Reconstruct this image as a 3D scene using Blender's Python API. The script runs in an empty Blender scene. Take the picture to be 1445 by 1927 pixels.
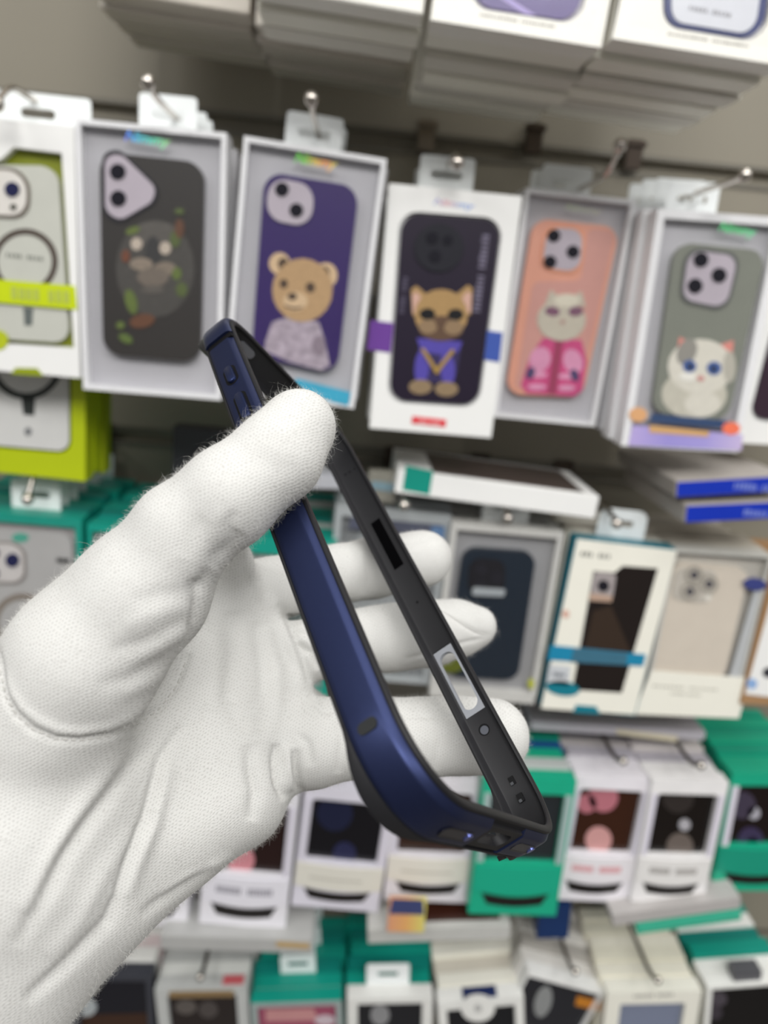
import bpy, bmesh, math, random
import numpy as np
from mathutils import Vector, Matrix
from mathutils.geometry import tessellate_polygon
from mathutils.bvhtree import BVHTree

random.seed(7)
rng = np.random.default_rng(7)
scene = bpy.context.scene
COL = scene.collection

# ------------------------------------------------------------------ camera
FPX, CX, CY = 1340.0, 722.5, 963.5            # the frame is 1445 x 1927
_p, _r, _y = math.radians(16.0), math.radians(5.3), math.radians(3.0)
EYE = Vector((0.0, 0.0, 1.45))
_f = Vector((0, math.cos(_p), -math.sin(_p)))
_u = Vector((0, math.sin(_p), math.cos(_p)))
_x = Vector((1, 0, 0))
_rt = math.cos(_r) * _x + math.sin(_r) * _u
_up = -math.sin(_r) * _x + math.cos(_r) * _u
_yaw = Matrix.Rotation(-_y, 3, 'Z')
FWD, RGT, UPV = _yaw @ _f, _yaw @ _rt, _yaw @ _up
cam_data = bpy.data.cameras.new('camera')
cam = bpy.data.objects.new('camera', cam_data)
COL.objects.link(cam)
cam.matrix_world = Matrix((
    (RGT.x, UPV.x, -FWD.x, EYE.x), (RGT.y, UPV.y, -FWD.y, EYE.y),
    (RGT.z, UPV.z, -FWD.z, EYE.z), (0, 0, 0, 1)))
cam_data.sensor_fit = 'VERTICAL'
cam_data.sensor_height = 24.0
cam_data.lens = FPX / 1927.0 * 24.0
cam_data.clip_start = 0.01
cam_data.dof.use_dof = True
cam_data.dof.focus_distance = 0.166
cam_data.dof.aperture_fstop = 7.0
scene.camera = cam

# ------------------------------------------------------------------ world, lights, exposure
world = bpy.data.worlds.new('shop_ambient')
scene.world = world
world.use_nodes = True
nt = world.node_tree
nt.nodes.clear()
wo = nt.nodes.new('ShaderNodeOutputWorld')
bg = nt.nodes.new('ShaderNodeBackground')
tc = nt.nodes.new('ShaderNodeTexCoord')
sp = nt.nodes.new('ShaderNodeSeparateXYZ')
mr = nt.nodes.new('ShaderNodeMapRange')
cr = nt.nodes.new('ShaderNodeValToRGB')
mr.inputs['From Min'].default_value = -1.0
mr.inputs['From Max'].default_value = 1.0
nt.links.new(tc.outputs['Generated'], sp.inputs[0])
nt.links.new(sp.outputs['Z'], mr.inputs['Value'])
nt.links.new(mr.outputs[0], cr.inputs[0])
cr.color_ramp.elements[0].position = 0.30
cr.color_ramp.elements[0].color = (0.23, 0.22, 0.21, 1)
cr.color_ramp.elements[1].position = 0.80
cr.color_ramp.elements[1].color = (0.62, 0.63, 0.64, 1)
nt.links.new(cr.outputs[0], bg.inputs['Color'])
bg.inputs['Strength'].default_value = 0.75
nt.links.new(bg.outputs[0], wo.inputs[0])


def area(name, loc, aim, sx, sy, power, color=(1, 1, 1)):
    d = bpy.data.lights.new(name, 'AREA')
    d.shape = 'RECTANGLE'
    d.size, d.size_y = sx, sy
    d.energy = power
    d.color = color
    o = bpy.data.objects.new(name, d)
    COL.objects.link(o)
    o.location = loc
    o.rotation_euler = (Vector(aim) - Vector(loc)).to_track_quat('-Z', 'Y').to_euler()
    return o


area('overhead_area_light', (0.2, -1.35, 2.7), (0.2, -1.05, 0), 1.3, 0.8, 62, (1.0, 0.985, 0.96))
area('overhead_area_light', (-1.5, -0.9, 2.75), (-1.4, -0.7, 0), 1.2, 0.6, 30, (1.0, 0.985, 0.96))
area('overhead_area_light', (1.8, -0.9, 2.75), (1.7, -0.7, 0), 1.2, 0.6, 30, (1.0, 0.985, 0.96))
area('overhead_area_light', (0.15, -0.15, 2.75), (0.15, -0.1, 0), 1.0, 0.5, 9, (1.0, 0.985, 0.96))
area('overhead_area_light', (0.45, 0.42, 2.75), (0.45, 0.40, 0), 1.2, 0.35, 7, (1.0, 0.985, 0.96))  # extra lamp, added for the bumper bevel highlight and bright box tops
scene.view_settings.view_transform = 'Standard'
scene.view_settings.look = 'None'
scene.view_settings.exposure = -0.38
scene.view_settings.gamma = 1.0
scene.view_settings.use_curve_mapping = False


# ------------------------------------------------------------------ helpers
def at(px, py, Y):
    """World point where the sight line of a photo pixel meets the plane y = Y."""
    d = RGT * ((px - CX) / FPX) - UPV * ((py - CY) / FPX) + FWD
    return EYE + d * (Y / d.y)


def cam2w(v):
    """Camera space in millimetres (x right, y down, z ahead) to world metres."""
    return EYE + (RGT * v[0] - UPV * v[1] + FWD * v[2]) * 0.001


def lin(h):
    h = h.lstrip('#')
    o = []
    for i in (0, 2, 4):
        c = int(h[i:i + 2], 16) / 255.0
        o.append(c / 12.92 if c <= 0.04045 else ((c + 0.055) / 1.055) ** 2.4)
    return tuple(o)


_mats = {}


def mat(hexc, rough=0.5, metal=0.0, spec=0.5, vary=0.06, scale=60.0, coat=0.0):
    key = (hexc, rough, metal, spec, vary, scale, coat)
    if key in _mats:
        return _mats[key]
    m = bpy.data.materials.new('mat_' + hexc.lstrip('#'))
    m.use_nodes = True
    n = m.node_tree
    b = n.nodes['Principled BSDF']
    c = lin(hexc)
    tco = n.nodes.new('ShaderNodeTexCoord')
    nz = n.nodes.new('ShaderNodeTexNoise')
    nz.inputs['Scale'].default_value = scale
    nz.inputs['Detail'].default_value = 3
    mx = n.nodes.new('ShaderNodeMix')
    mx.data_type = 'RGBA'
    mx.inputs[6].default_value = (*[min(1, k * (1 - vary)) for k in c], 1)
    mx.inputs[7].default_value = (*[min(1, k * (1 + vary)) for k in c], 1)
    n.links.new(tco.outputs['Object'], nz.inputs['Vector'])
    n.links.new(nz.outputs['Fac'], mx.inputs[0])
    n.links.new(mx.outputs[2], b.inputs['Base Color'])
    b.inputs['Roughness'].default_value = rough
    b.inputs['Metallic'].default_value = metal
    b.inputs['Specular IOR Level'].default_value = spec
    b.inputs['Coat Weight'].default_value = coat
    _mats[key] = m
    return m


def film_mat():
    m = bpy.data.materials.new('clear_film')
    m.use_nodes = True
    n = m.node_tree
    n.nodes.clear()
    o = n.nodes.new('ShaderNodeOutputMaterial')
    t = n.nodes.new('ShaderNodeBsdfTransparent')
    g = n.nodes.new('ShaderNodeBsdfGlossy')
    g.inputs['Roughness'].default_value = 0.18
    g.inputs['Color'].default_value = (0.9, 0.92, 0.95, 1)
    mx = n.nodes.new('ShaderNodeMixShader')
    mx.inputs[0].default_value = 0.028
    n.links.new(t.outputs[0], mx.inputs[1])
    n.links.new(g.outputs[0], mx.inputs[2])
    n.links.new(mx.outputs[0], o.inputs[0])
    return m


FILM = film_mat()


def foil_mat(cols, x0=None, x1=None):
    """Holographic foil: hue runs along the word."""
    m = bpy.data.materials.new('holographic_foil')
    m.use_nodes = True
    n = m.node_tree
    b = n.nodes['Principled BSDF']
    t = n.nodes.new('ShaderNodeTexCoord')
    s = n.nodes.new('ShaderNodeSeparateXYZ')
    r = n.nodes.new('ShaderNodeValToRGB')
    n.links.new(t.outputs['Generated'], s.inputs[0])
    if x0 is None:
        n.links.new(s.outputs['X'], r.inputs[0])
    else:
        n.links.new(t.outputs['Object'], s.inputs[0])
        q = n.nodes.new('ShaderNodeMapRange')
        q.inputs['From Min'].default_value = x0
        q.inputs['From Max'].default_value = x1
        n.links.new(s.outputs['X'], q.inputs['Value'])
        n.links.new(q.outputs[0], r.inputs[0])
    r.color_ramp.elements[0].color = (*lin(cols[0]), 1)
    r.color_ramp.elements[1].color = (*lin(cols[-1]), 1)
    for i, c in enumerate(cols[1:-1]):
        e = r.color_ramp.elements.new((i + 1) / (len(cols) - 1))
        e.color = (*lin(c), 1)
    n.links.new(r.outputs[0], b.inputs['Base Color'])
    b.inputs['Roughness'].default_value = 0.35
    return m


def tag(o, label=None, cat=None, group=None, kind=None):
    if label: o['label'] = label
    if cat: o['category'] = cat
    if group: o['group'] = group
    if kind: o['kind'] = kind
    return o


def link_mesh(name, me, m=None, parent=None):
    o = bpy.data.objects.new(name, me)
    COL.objects.link(o)
    if m is not None:
        for k in (m if isinstance(m, (list, tuple)) else [m]):
            me.materials.append(k)
    if parent is not None:
        o.parent = parent
    return o


def from_bm(name, bm, m=None, parent=None, smooth=False, angle=40):
    bmesh.ops.recalc_face_normals(bm, faces=bm.faces)
    me = bpy.data.meshes.new(name)
    bm.to_mesh(me)
    bm.free()
    if smooth:
        me.shade_smooth()
        me.set_sharp_from_angle(angle=math.radians(angle))
    return link_mesh(name, me, m, parent)


def area2(l):
    return 0.5 * sum(l[i - 1][0] * l[i][1] - l[i][0] * l[i - 1][1] for i in range(len(l)))


def fillet(pts, r, n=5):
    """Round the corners of a polygon with radius r (metres)."""
    out = []
    N = len(pts)
    for i in range(N):
        p0, p1, p2 = Vector(pts[i - 1][:2]), Vector(pts[i][:2]), Vector(pts[(i + 1) % N][:2])
        a, b = (p0 - p1), (p2 - p1)
        la, lb = a.length, b.length
        if la < 1e-9 or lb < 1e-9:
            out.append(tuple(p1)); continue
        a /= la; b /= lb
        ang = a.angle(b)
        if ang > 3.05:
            out.append(tuple(p1)); continue
        t = min(r / math.tan(ang / 2), la * 0.48, lb * 0.48)
        rr = t * math.tan(ang / 2)
        bis = (a + b).normalized()
        c = p1 + bis * (rr / math.sin(ang / 2))
        s, e = p1 + a * t - c, p1 + b * t - c
        a0 = math.atan2(s.y, s.x)
        a1 = math.atan2(e.y, e.x)
        d = (a1 - a0 + math.pi) % (2 * math.pi) - math.pi
        for k in range(n + 1):
            q = a0 + d * k / n
            out.append((c.x + rr * math.cos(q), c.y + rr * math.sin(q)))
    return out


def add_prism(bm, loops, y0, y1, mi=0):
    """Extrude a polygon (first loop) with holes (the rest), given in (x, z), from y0 to y1."""
    tri = tessellate_polygon([[Vector((p[0], p[1], 0)) for p in l] for l in loops])
    flat = [p for l in loops for p in l]
    a = [bm.verts.new((p[0], y0, p[1])) for p in flat]
    b = [bm.verts.new((p[0], y1, p[1])) for p in flat]
    fs = []
    for t in tri:
        for vs in ([a[i] for i in t], [b[i] for i in reversed(t)]):
            try: fs.append(bm.faces.new(vs))
            except ValueError: pass
    k = 0
    for l in loops:
        n = len(l)
        for i in range(n):
            j = (i + 1) % n
            try: fs.append(bm.faces.new((a[k + i], a[k + j], b[k + j], b[k + i])))
            except ValueError: pass
        k += n
    for f in fs: f.material_index = mi


def ell(cx, cy, rx, ry=None, rot=0.0, n=20):
    """Ellipse outline in photo pixels."""
    ry = rx if ry is None else ry
    c, s = math.cos(math.radians(rot)), math.sin(math.radians(rot))
    return [(cx + rx * math.cos(t) * c - ry * math.sin(t) * s, cy + rx * math.cos(t) * s + ry * math.sin(t) * c)
            for t in [2 * math.pi * i / n for i in range(n)]]


def add_box(bm, x0, x1, y0, y1, z0, z1, mi=0):
    vs = [bm.verts.new((x, y, z)) for x in (x0, x1) for y in (y0, y1) for z in (z0, z1)]
    for q in ((0, 1, 3, 2), (4, 6, 7, 5), (0, 4, 5, 1), (2, 3, 7, 6), (0, 2, 6, 4), (1, 5, 7, 3)):
        bm.faces.new([vs[i] for i in q]).material_index = mi


def add_tube(bm, pts, rad, seg=10, mi=0):
    pts = [Vector(p) for p in pts]
    rings = []
    for i, p in enumerate(pts):
        d = (pts[min(i + 1, len(pts) - 1)] - pts[max(i - 1, 0)]).normalized()
        u = d.orthogonal().normalized() if i == 0 else (u - d * u.dot(d)).normalized()
        v = d.cross(u)
        r = rad[i] if isinstance(rad, (list, tuple)) else rad
        rings.append([bm.verts.new(p + (u * math.cos(t) + v * math.sin(t)) * r) for t in [2 * math.pi * k / seg for k in range(seg)]])
    for A, B in zip(rings, rings[1:]):
        for k in range(seg):
            bm.faces.new((A[k], A[(k + 1) % seg], B[(k + 1) % seg], B[k])).material_index = mi
    bm.faces.new(rings[0]).material_index = mi
    bm.faces.new(rings[-1][::-1]).material_index = mi


# ------------------------------------------------------------------ packs: one boxed article each
PAPER = mat('e6e6e2', 0.45, vary=0.02)


class Pack:
    def __init__(s, name, label, quad, Y, depth, cat='box', group=None, shrink=0.0006):
        P = [at(*q, Y) for q in quad]              # TL TR BR BL
        top, bot = P[1] - P[0], P[2] - P[3]
        s.w = (top.length + bot.length) / 2 - 2 * shrink
        lf, rt = P[0] - P[3], P[1] - P[2]
        s.h = (lf.length + rt.length) / 2 - shrink
        a1 = (math.atan2(top.z, top.x) + math.atan2(bot.z, bot.x)) / 2
        a2 = -(math.atan2(lf.x, lf.z) + math.atan2(rt.x, rt.z)) / 2
        s.a = 0.5 * (a1 + a2)
        c = (P[0] + P[1] + P[2] + P[3]) / 4
        s.X = Vector((math.cos(s.a), 0, math.sin(s.a)))
        s.Z = Vector((-math.sin(s.a), 0, math.cos(s.a)))
        s.base = c - s.Z * (s.h / 2)
        s.Y, s.d = Y, depth
        s.label = label
        s.e = bpy.data.objects.new(name, None)
        s.e.empty_display_size = 0.02
        COL.objects.link(s.e)
        s.e.location = s.base
        s.e.rotation_euler = (0, -s.a, 0)
        tag(s.e, label, cat, group)

    def L(s, px, py, y=0.0):
        p = at(px, py, s.Y + y) - s.base
        return (p.dot(s.X), p.dot(s.Z))

    def Ls(s, pts, y=0.0):
        return [s.L(a, b, y) for a, b in pts]

    def rect(s, l=0.0, r=0.0, b=0.0, t=0.0, rad=0.0):
        q = [(-s.w / 2 + l, s.h - t), (s.w / 2 - r, s.h - t), (s.w / 2 - r, b), (-s.w / 2 + l, b)]
        return fillet(q, rad) if rad else q

    def plate(s, name, loops, m, y0, y1, parent=None, label=None):
        bm = bmesh.new()
        add_prism(bm, loops, y0, y1)
        o = from_bm(name, bm, m, parent or s.e)
        if label: o['label'] = label
        return o

    def px(s, name, pts, m, y0, y1, parent=None, rad=0.0, label=None):
        l = s.Ls(pts, y0)
        if rad: l = fillet(l, rad)
        return s.plate(name, [l], m, y0, y1, parent, label)

    def carton(s, m, hole=None, cav=0.006, name='carton'):
        """Closed carton; with a hole it gets a real recessed window."""
        bm = bmesh.new()
        out = s.rect()
        if hole is None:
            add_box(bm, -s.w / 2, s.w / 2, 0, s.d, 0, s.h)
            bmesh.ops.bevel(bm, geom=bm.edges[:], offset=0.0007, segments=2, affect='EDGES')
            return from_bm(name, bm, m, s.e, True)
        tri = tessellate_polygon([[Vector((p[0], p[1], 0)) for p in l] for l in (out, hole)])
        flat = out + hole
        f = [bm.verts.new((p[0], 0, p[1])) for p in flat]
        for t in tri:
            bm.faces.new([f[i] for i in t])
        ho = f[4:]
        ci = [bm.verts.new((p[0], cav, p[1])) for p in hole]
        n = len(hole)
        for i in range(n):
            bm.faces.new((ho[i], ho[(i + 1) % n], ci[(i + 1) % n], ci[i]))
        for t in tessellate_polygon([[Vector((p[0], p[1], 0)) for p in hole]]):
            bm.faces.new([ci[i] for i in t])
        bk = [bm.verts.new((p[0], s.d, p[1])) for p in out]
        for i in range(4):
            bm.faces.new((f[i], f[(i + 1) % 4], bk[(i + 1) % 4], bk[i]))
        bm.faces.new(bk)
        s.hole, s.cav = hole, cav
        return from_bm(name, bm, m, s.e)

    def tray(s, m, inset=0.0002):
        h = s.hole
        cx = sum(p[0] for p in h) / len(h); cz = sum(p[1] for p in h) / len(h)
        k = 0.997
        l = [(cx + (p[0] - cx) * k, cz + (p[1] - cz) * k) for p in h]
        return s.plate('tray', [l], m, s.cav - 0.0006, s.cav - 0.0001)

    def film(s, l=0.001, y=-0.0004):
        return s.plate('window_film', [s.rect(l, l, l, l)], FILM, y, y + 0.00015)

    def case(s, pts, m, rad=0.012, front=0.0012, back=None, label=None):
        back = (s.cav - 0.0007) if back is None else back
        bm = bmesh.new()
        l = fillet(s.Ls(pts, front), rad, 8)
        add_prism(bm, [l], front, back)
        o = from_bm('phone_case', bm, m, s.e)
        if label: o['label'] = label
        s.cf = front
        return o

    def art(s, name, layers, parent, y=None):
        """One printed part in several colours, each layer a hair prouder than the last."""
        y = s.cf if y is None else y
        bm = bmesh.new()
        mats = []
        for i, (pts, m) in enumerate(layers):
            if m not in mats: mats.append(m)
            add_prism(bm, [s.Ls(pts, y)], y - 0.00012 * (1 + i * 0.35), y - 0.00001, mats.index(m))
        return from_bm(name, bm, mats, parent)

    def camera(s, case, pts, m, lenses, rad=0.008, rim=None, lens=None, y=None):
        y = s.cf if y is None else y
        if rim is not None:
            cx = sum(p[0] for p in pts) / len(pts); cy = sum(p[1] for p in pts) / len(pts)
            big = [(cx + (p[0] - cx) * 1.13, cy + (p[1] - cy) * 1.13) for p in pts]
            s.px('camera_rim', big, rim, y - 0.0010, y - 0.00002, case, rad * 1.1)
        pl = s.px('camera_plate', pts, m, y - 0.0013, y - 0.00004, case, rad)
        for cx, cy, r in lenses:
            s.plate('lens', [s.Ls(ell(cx, cy, r), y)], lens or LENS, y - 0.0022, y - 0.00135, case)
        return pl

    def lettering(s, word, a, b, m, y=0.0, height=None, shear=0.0, parent=None, name='lettering'):
        cu = bpy.data.curves.new('t', 'FONT')
        cu.body = word
        cu.shear = shear
        cu.offset = 0.012
        cu.extrude = 0.00008
        cu.size = 1.0
        cu.resolution_u = 3
        o = bpy.data.objects.new('t', cu)
        COL.objects.link(o)
        cu.extrude = 0.0
        dg = bpy.context.evaluated_depsgraph_get()
        me = bpy.data.meshes.new_from_object(o.evaluated_get(dg))
        bpy.data.objects.remove(o)
        co = np.array([v.co[:] for v in me.vertices])
        A, B = Vector(s.L(*a, y)), Vector(s.L(*b, y))
        if isinstance(m, list): m = foil_mat(m, A.x, B.x)
        d = B - A
        sc = d.length / (co[:, 0].max() - co[:, 0].min())
        sz = sc if height is None else height / (co[:, 1].max() - co[:, 1].min())
        d.normalize()
        nrm = Vector((-d.y, d.x))
        x0 = co[:, 0].min()
        for v in me.vertices:
            q = A + d * ((v.co.x - x0) * sc) + nrm * (v.co.y * sz)
            v.co = (q.x, y, q.y)
        for p in me.polygons: p.use_smooth = False
        return link_mesh(name, me, m, parent or s.e)

    def glyphs(s, a, b, hgt, m, y=0.0, n=9, parent=None, name='lettering'):
        """A line of print too blurred to read: small upright strokes."""
        A, B = Vector(s.L(*a, y)), Vector(s.L(*b, y))
        d = (B - A); ln = d.length; d.normalize()
        nr = Vector((-d.y, d.x))
        bm = bmesh.new()
        st = ln / n
        for i in range(n):
            if n > 6 and i == n // 2: continue
            o = A + d * (i * st)
            w = st * (0.55 + 0.25 * random.random())
            h = hgt * (0.8 + 0.2 * random.random())
            c = [o, o + d * w, o + d * w + nr * h, o + nr * h]
            add_prism(bm, [[tuple(q) for q in c]], y - 0.00012, y)
        return from_bm(name, bm, m, parent or s.e)

    def tab(s, cx, w=0.042, hgt=0.026, slot=0.024, m=None, y=None, y1=None, round_=0.003):
        """Hang tab rising from the back of the box, with its slot."""
        y = s.d - 0.0012 if y is None else y
        z0, z1 = s.h - 0.012, s.h + hgt
        o = fillet([(cx - w / 2, z0), (cx - w / 2, z1), (cx + w / 2, z1), (cx + w / 2, z0)], round_)
        zc = s.h + hgt * 0.5
        hole = fillet([(cx - slot / 2, zc - 0.003), (cx - slot / 2, zc + 0.003), (cx + slot / 2, zc + 0.003), (cx + slot / 2, zc - 0.003)], 0.0025)
        s.plate('hang_tab', [o, hole], m or TAB, s.d + 0.0001, s.d + 0.0008)
        s.zslot = zc
        s.xslot = cx


ORD = ['second', 'third', 'fourth', 'fifth', 'sixth', 'seventh', 'eighth', 'ninth', 'tenth']


def stack(pk, n, thick, mats, ref, what, jx=0.003, jz=0.003, tabs=True, drop=0.0, gap=0.0012, kind='phone_case_box', tabx=0.0, tabw=0.042, dx=0.0):
    """Boxes behind a front box on the same hook; each is a thing: carton + hang tab."""
    y = pk.d + gap
    src = None
    for i in range(n):
        e = bpy.data.objects.new(kind, None)
        e.empty_display_size = 0.02
        COL.objects.link(e)
        m = mats[i % len(mats)]
        w, h = pk.w, pk.h
        bm = bmesh.new()
        add_box(bm, -w / 2, w / 2, 0, thick, 0, h)
        bmesh.ops.bevel(bm, geom=bm.edges[:], offset=0.0008, segments=2, affect='EDGES')
        from_bm('carton', bm, m, e, True)
        if tabs:
            tw = tabw
            o = fillet([(tabx - tw / 2, h - 0.01), (tabx - tw / 2, h + 0.026), (tabx + tw / 2, h + 0.026), (tabx + tw / 2, h - 0.01)], 0.003)
            zc = h + 0.013
            ho = fillet([(tabx - 0.012, zc - 0.003), (tabx - 0.012, zc + 0.003), (tabx + 0.012, zc + 0.003), (tabx + 0.012, zc - 0.003)], 0.0025)
            bm = bmesh.new()
            add_prism(bm, [o, ho], thick + 0.0001, thick + 0.0007)
            from_bm('hang_tab', bm, TAB, e)
        off = pk.X * (random.uniform(-jx, jx) + dx * (i + 1)) + pk.Z * (random.uniform(-jz, jz) - drop * (i + 1))
        e.location = pk.base + off + Vector((0, y, 0))
        e.rotation_euler = (0, -pk.a, 0)
        tag(e, f'{ORD[i]} box back in the {what} stack behind the {ref}', 'box', f'boxes stacked behind the {ref}')
        y += thick + gap
    return y


TAB = mat('eef2f2', 0.35, vary=0.02)
LENS = mat('1d1c24', 0.15)
LENSN = mat('23264a', 0.15)
CHROME = mat('cfc8c0', 0.22, 1.0)
BROWNM = mat('4a4038', 0.35, 0.6)
WHITE = mat('eeeeec', 0.4, vary=0.02)
CREAM = mat('f0eee2', 0.45, vary=0.02)
CLEAR = mat('ebebed', 0.3, vary=0.03)
GREYTRAY = mat('b4b3b8', 0.5, vary=0.03)
TEAL = mat('0e9482', 0.4, vary=0.05)
TEALD = mat('0a7f74', 0.4, vary=0.05)
GREEN = mat('16a884', 0.4, vary=0.05)
LAV = mat('dcd8e4', 0.4, vary=0.03)
LIME = mat('b4c40c', 0.45, vary=0.03)
BLACK = mat('141416', 0.35)


def hook(ball, Yb, root, label, Yw=0.752):
    """Wire display hook: plate in the groove, straight rod, upturned end with a ball."""
    Bp = at(*ball, Yb)
    e = bpy.data.objects.new('display_hook', None)
    e.empty_display_size = 0.02
    COL.objects.link(e)
    z = root
    x = Bp.x
    e.location = (x, Yw, z)
    tag(e, label, 'hook', 'wire hooks in the slatted wall')
    bm = bmesh.new()
    add_box(bm, -0.011, 0.011, -0.004, -0.0005, -0.026, 0.012)
    bmesh.ops.bevel(bm, geom=bm.edges[:], offset=0.001, segments=2, affect='EDGES')
    from_bm('base_plate', bm, BROWNM, e, True)
    ye = Yb - Yw
    up = Bp.z - z
    pts = [(0, -0.003, 0), (0, ye + 0.030, 0)]
    for k in range(1, 9):
        t = k / 8
        pts.append((0, ye + 0.030 - 0.030 * t, up * t * t))
    bm = bmesh.new()
    add_tube(bm, pts, 0.0021, 10)
    from_bm('rod', bm, CHROME, e, True)
    bm = bmesh.new()
    bmesh.ops.create_uvsphere(bm, u_segments=16, v_segments=10, radius=0.0048, matrix=Matrix.Translation((0, ye, up)))
    from_bm('ball_tip', bm, CHROME, e, True, 180)
    return e


# ------------------------------------------------------------------ the setting
WY = 0.752
WALLM = mat('8d8779', 0.55, vary=0.05, scale=8)
gz = [1.603 + 0.1535 * k for k in range(-9, 6)]
bm = bmesh.new()
prof = [(WY, 0.0)]
for z in gz:
    prof += [(WY, z - 0.006), (WY + 0.009, z - 0.006), (WY + 0.009, z + 0.006), (WY, z + 0.006)]
prof += [(WY, 2.9)]
L0 = [bm.verts.new((-1.6, a, b)) for a, b in prof]
L1 = [bm.verts.new((1.9, a, b)) for a, b in prof]
B0 = [bm.verts.new((-1.6, WY + 0.02, b)) for b in (0.0, 2.9)]
B1 = [bm.verts.new((1.9, WY + 0.02, b)) for b in (0.0, 2.9)]
for i in range(len(prof) - 1):
    bm.faces.new((L0[i], L1[i], L1[i + 1], L0[i + 1]))
bm.faces.new((B0[0], B0[1], B1[1], B1[0]))
bm.faces.new((L0[-1], L1[-1], B1[1], B0[1]))
bm.faces.new((L0[0], B0[0], B1[0], L1[0]))
tag(from_bm('wall_back', bm, WALLM), 'taupe grooved slat wall behind the hanging boxes', None, None, 'structure')
for i, z in enumerate(gz):
    bm = bmesh.new()
    add_box(bm, -1.6, 1.9, WY - 0.0012, WY + 0.006, z + 0.0062, z + 0.0105)
    add_box(bm, -1.6, 1.9, WY - 0.0012, WY + 0.006, z - 0.0105, z - 0.0062)
    tag(from_bm(f'trim_{i + 1}', bm, mat('77736a', 0.4, 0.5)), None, None, None, 'structure')
bm = bmesh.new()
add_box(bm, -2.2, 2.5, -2.2, WY + 0.02, -0.04, 0.0)
tag(from_bm('floor', bm, mat('5a554f', 0.4, scale=3)), None, None, None, 'structure')

TOPW = mat('f4f2ea', 0.45, vary=0.02)
# ------------------------------------------------------------------ top row, seen from below
def ext(bl, br, Y, h):
    """Quad of an upright box from its two lower corners in the photo and its height in metres."""
    a, b = at(*bl, Y), at(*br, Y)
    d = (b - a).normalized()
    n = Vector((-d.z, 0, d.x))
    out = []
    for q in (a + n * h, b + n * h):
        v = q - EYE
        zc = v.dot(FWD)
        out.append((CX + FPX * v.dot(RGT) / zc, CY - FPX * v.dot(UPV) / zc))
    return [out[0], out[1], br, bl]


PURP = mat('5d4e86', 0.35)
p = Pack('phone_case_box', 'white box on the top shelf row with a purple phone case in its window', ext((808, 38), (1133, 91), 0.48, 0.195), 0.48, 0.022, group='white phone case boxes of the top row')
p.carton(TOPW, fillet(p.Ls([(880, -560), (1175, -520), (1095, 47), (886, 14)]), 0.012), 0.005)
p.tray(mat('cfcdd2'))
c = p.case([(892, -545), (1160, -510), (1088, 41), (893, 9)], PURP)
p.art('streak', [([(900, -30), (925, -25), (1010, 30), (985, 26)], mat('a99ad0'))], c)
p.glyphs((903, 30), (1045, 53), 0.0014, mat('8f8c84'), n=24)
p.film(0.008)
stack(p, 5, 0.026, [CREAM, mat('d9d6cc')], 'purple case box', 'top row', drop=0.0012, jx=0.004)
p = Pack('phone_case_box', 'white box at the top right corner with a clear navy-edged phone case', ext((1150, 73), (1482, 126), 0.475, 0.195), 0.475, 0.022, group='white phone case boxes of the top row')
p.carton(TOPW, fillet(p.Ls([(1244, -560), (1520, -520), (1440, 82), (1247, 50)]), 0.012), 0.005)
p.tray(mat('e9e8ea'))
c = p.case([(1250, -550), (1510, -515), (1434, 76), (1252, 46)], mat('3b4374', 0.3))
p.px('case_back', [(1262, -540), (1500, -505), (1420, 66), (1264, 40)], mat('dddfe6', 0.2), p.cf - 0.0005, p.cf, c, 0.009, 'frosted clear back')
p.glyphs((1296, 18), (1376, 33), 0.0022, mat('a0a0a6'), p.cf - 0.0006, 11, c)
p.glyphs((1256, 66), (1410, 90), 0.0014, mat('8f8c84'), n=26)
p.film(0.008)
stack(p, 5, 0.024, [CREAM, mat('d9d6cc')], 'navy-edged case box', 'top row', drop=0.0016, jx=0.004)
p = Pack('phone_case_box', 'plain white box at the top edge left of the purple case box', ext((470, -26), (797, 29), 0.485, 0.195), 0.485, 0.022, group='white phone case boxes of the top row')
p.carton(TOPW)
stack(p, 2, 0.026, [CREAM, mat('d9d6cc')], 'plain top box', 'top row', drop=0.0012)
p = Pack('phone_case_box', 'pale box hanging low and deep behind the plain white top box', ext((478, 48), (772, 98), 0.60, 0.18), 0.60, 0.024, group='white phone case boxes of the top row')
p.carton(mat('cfc8bd'))
stack(p, 3, 0.026, [mat('cfc8bd')], 'low pale box', 'top row', drop=0.001)
p = Pack('phone_case_box', 'pale box deep under the top shelf row at the upper left', ext((168, -22), (470, 28), 0.60, 0.18), 0.60, 0.024, group='white phone case boxes of the top row')
p.carton(mat('cfc8bd'))
stack(p, 3, 0.026, [mat('cfc8bd')], 'upper left pale box', 'top row', drop=0.001)

# ------------------------------------------------------------------ first row: printed cases
G1 = 'boxed phone cases in the printed case row'
RIM = mat('26242a', 0.3)
PLATE = mat('b7aeb8', 0.3)


def nimmy(p, a, b, cols):
    p.lettering('Nimmy', a, b, cols, -0.0006, 0.0088, 0.35)


def clearbox(p, inset=0.0035):
    p.carton(CLEAR, p.rect(inset, inset, inset, inset), 0.008)
    p.tray(GREYTRAY)


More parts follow.
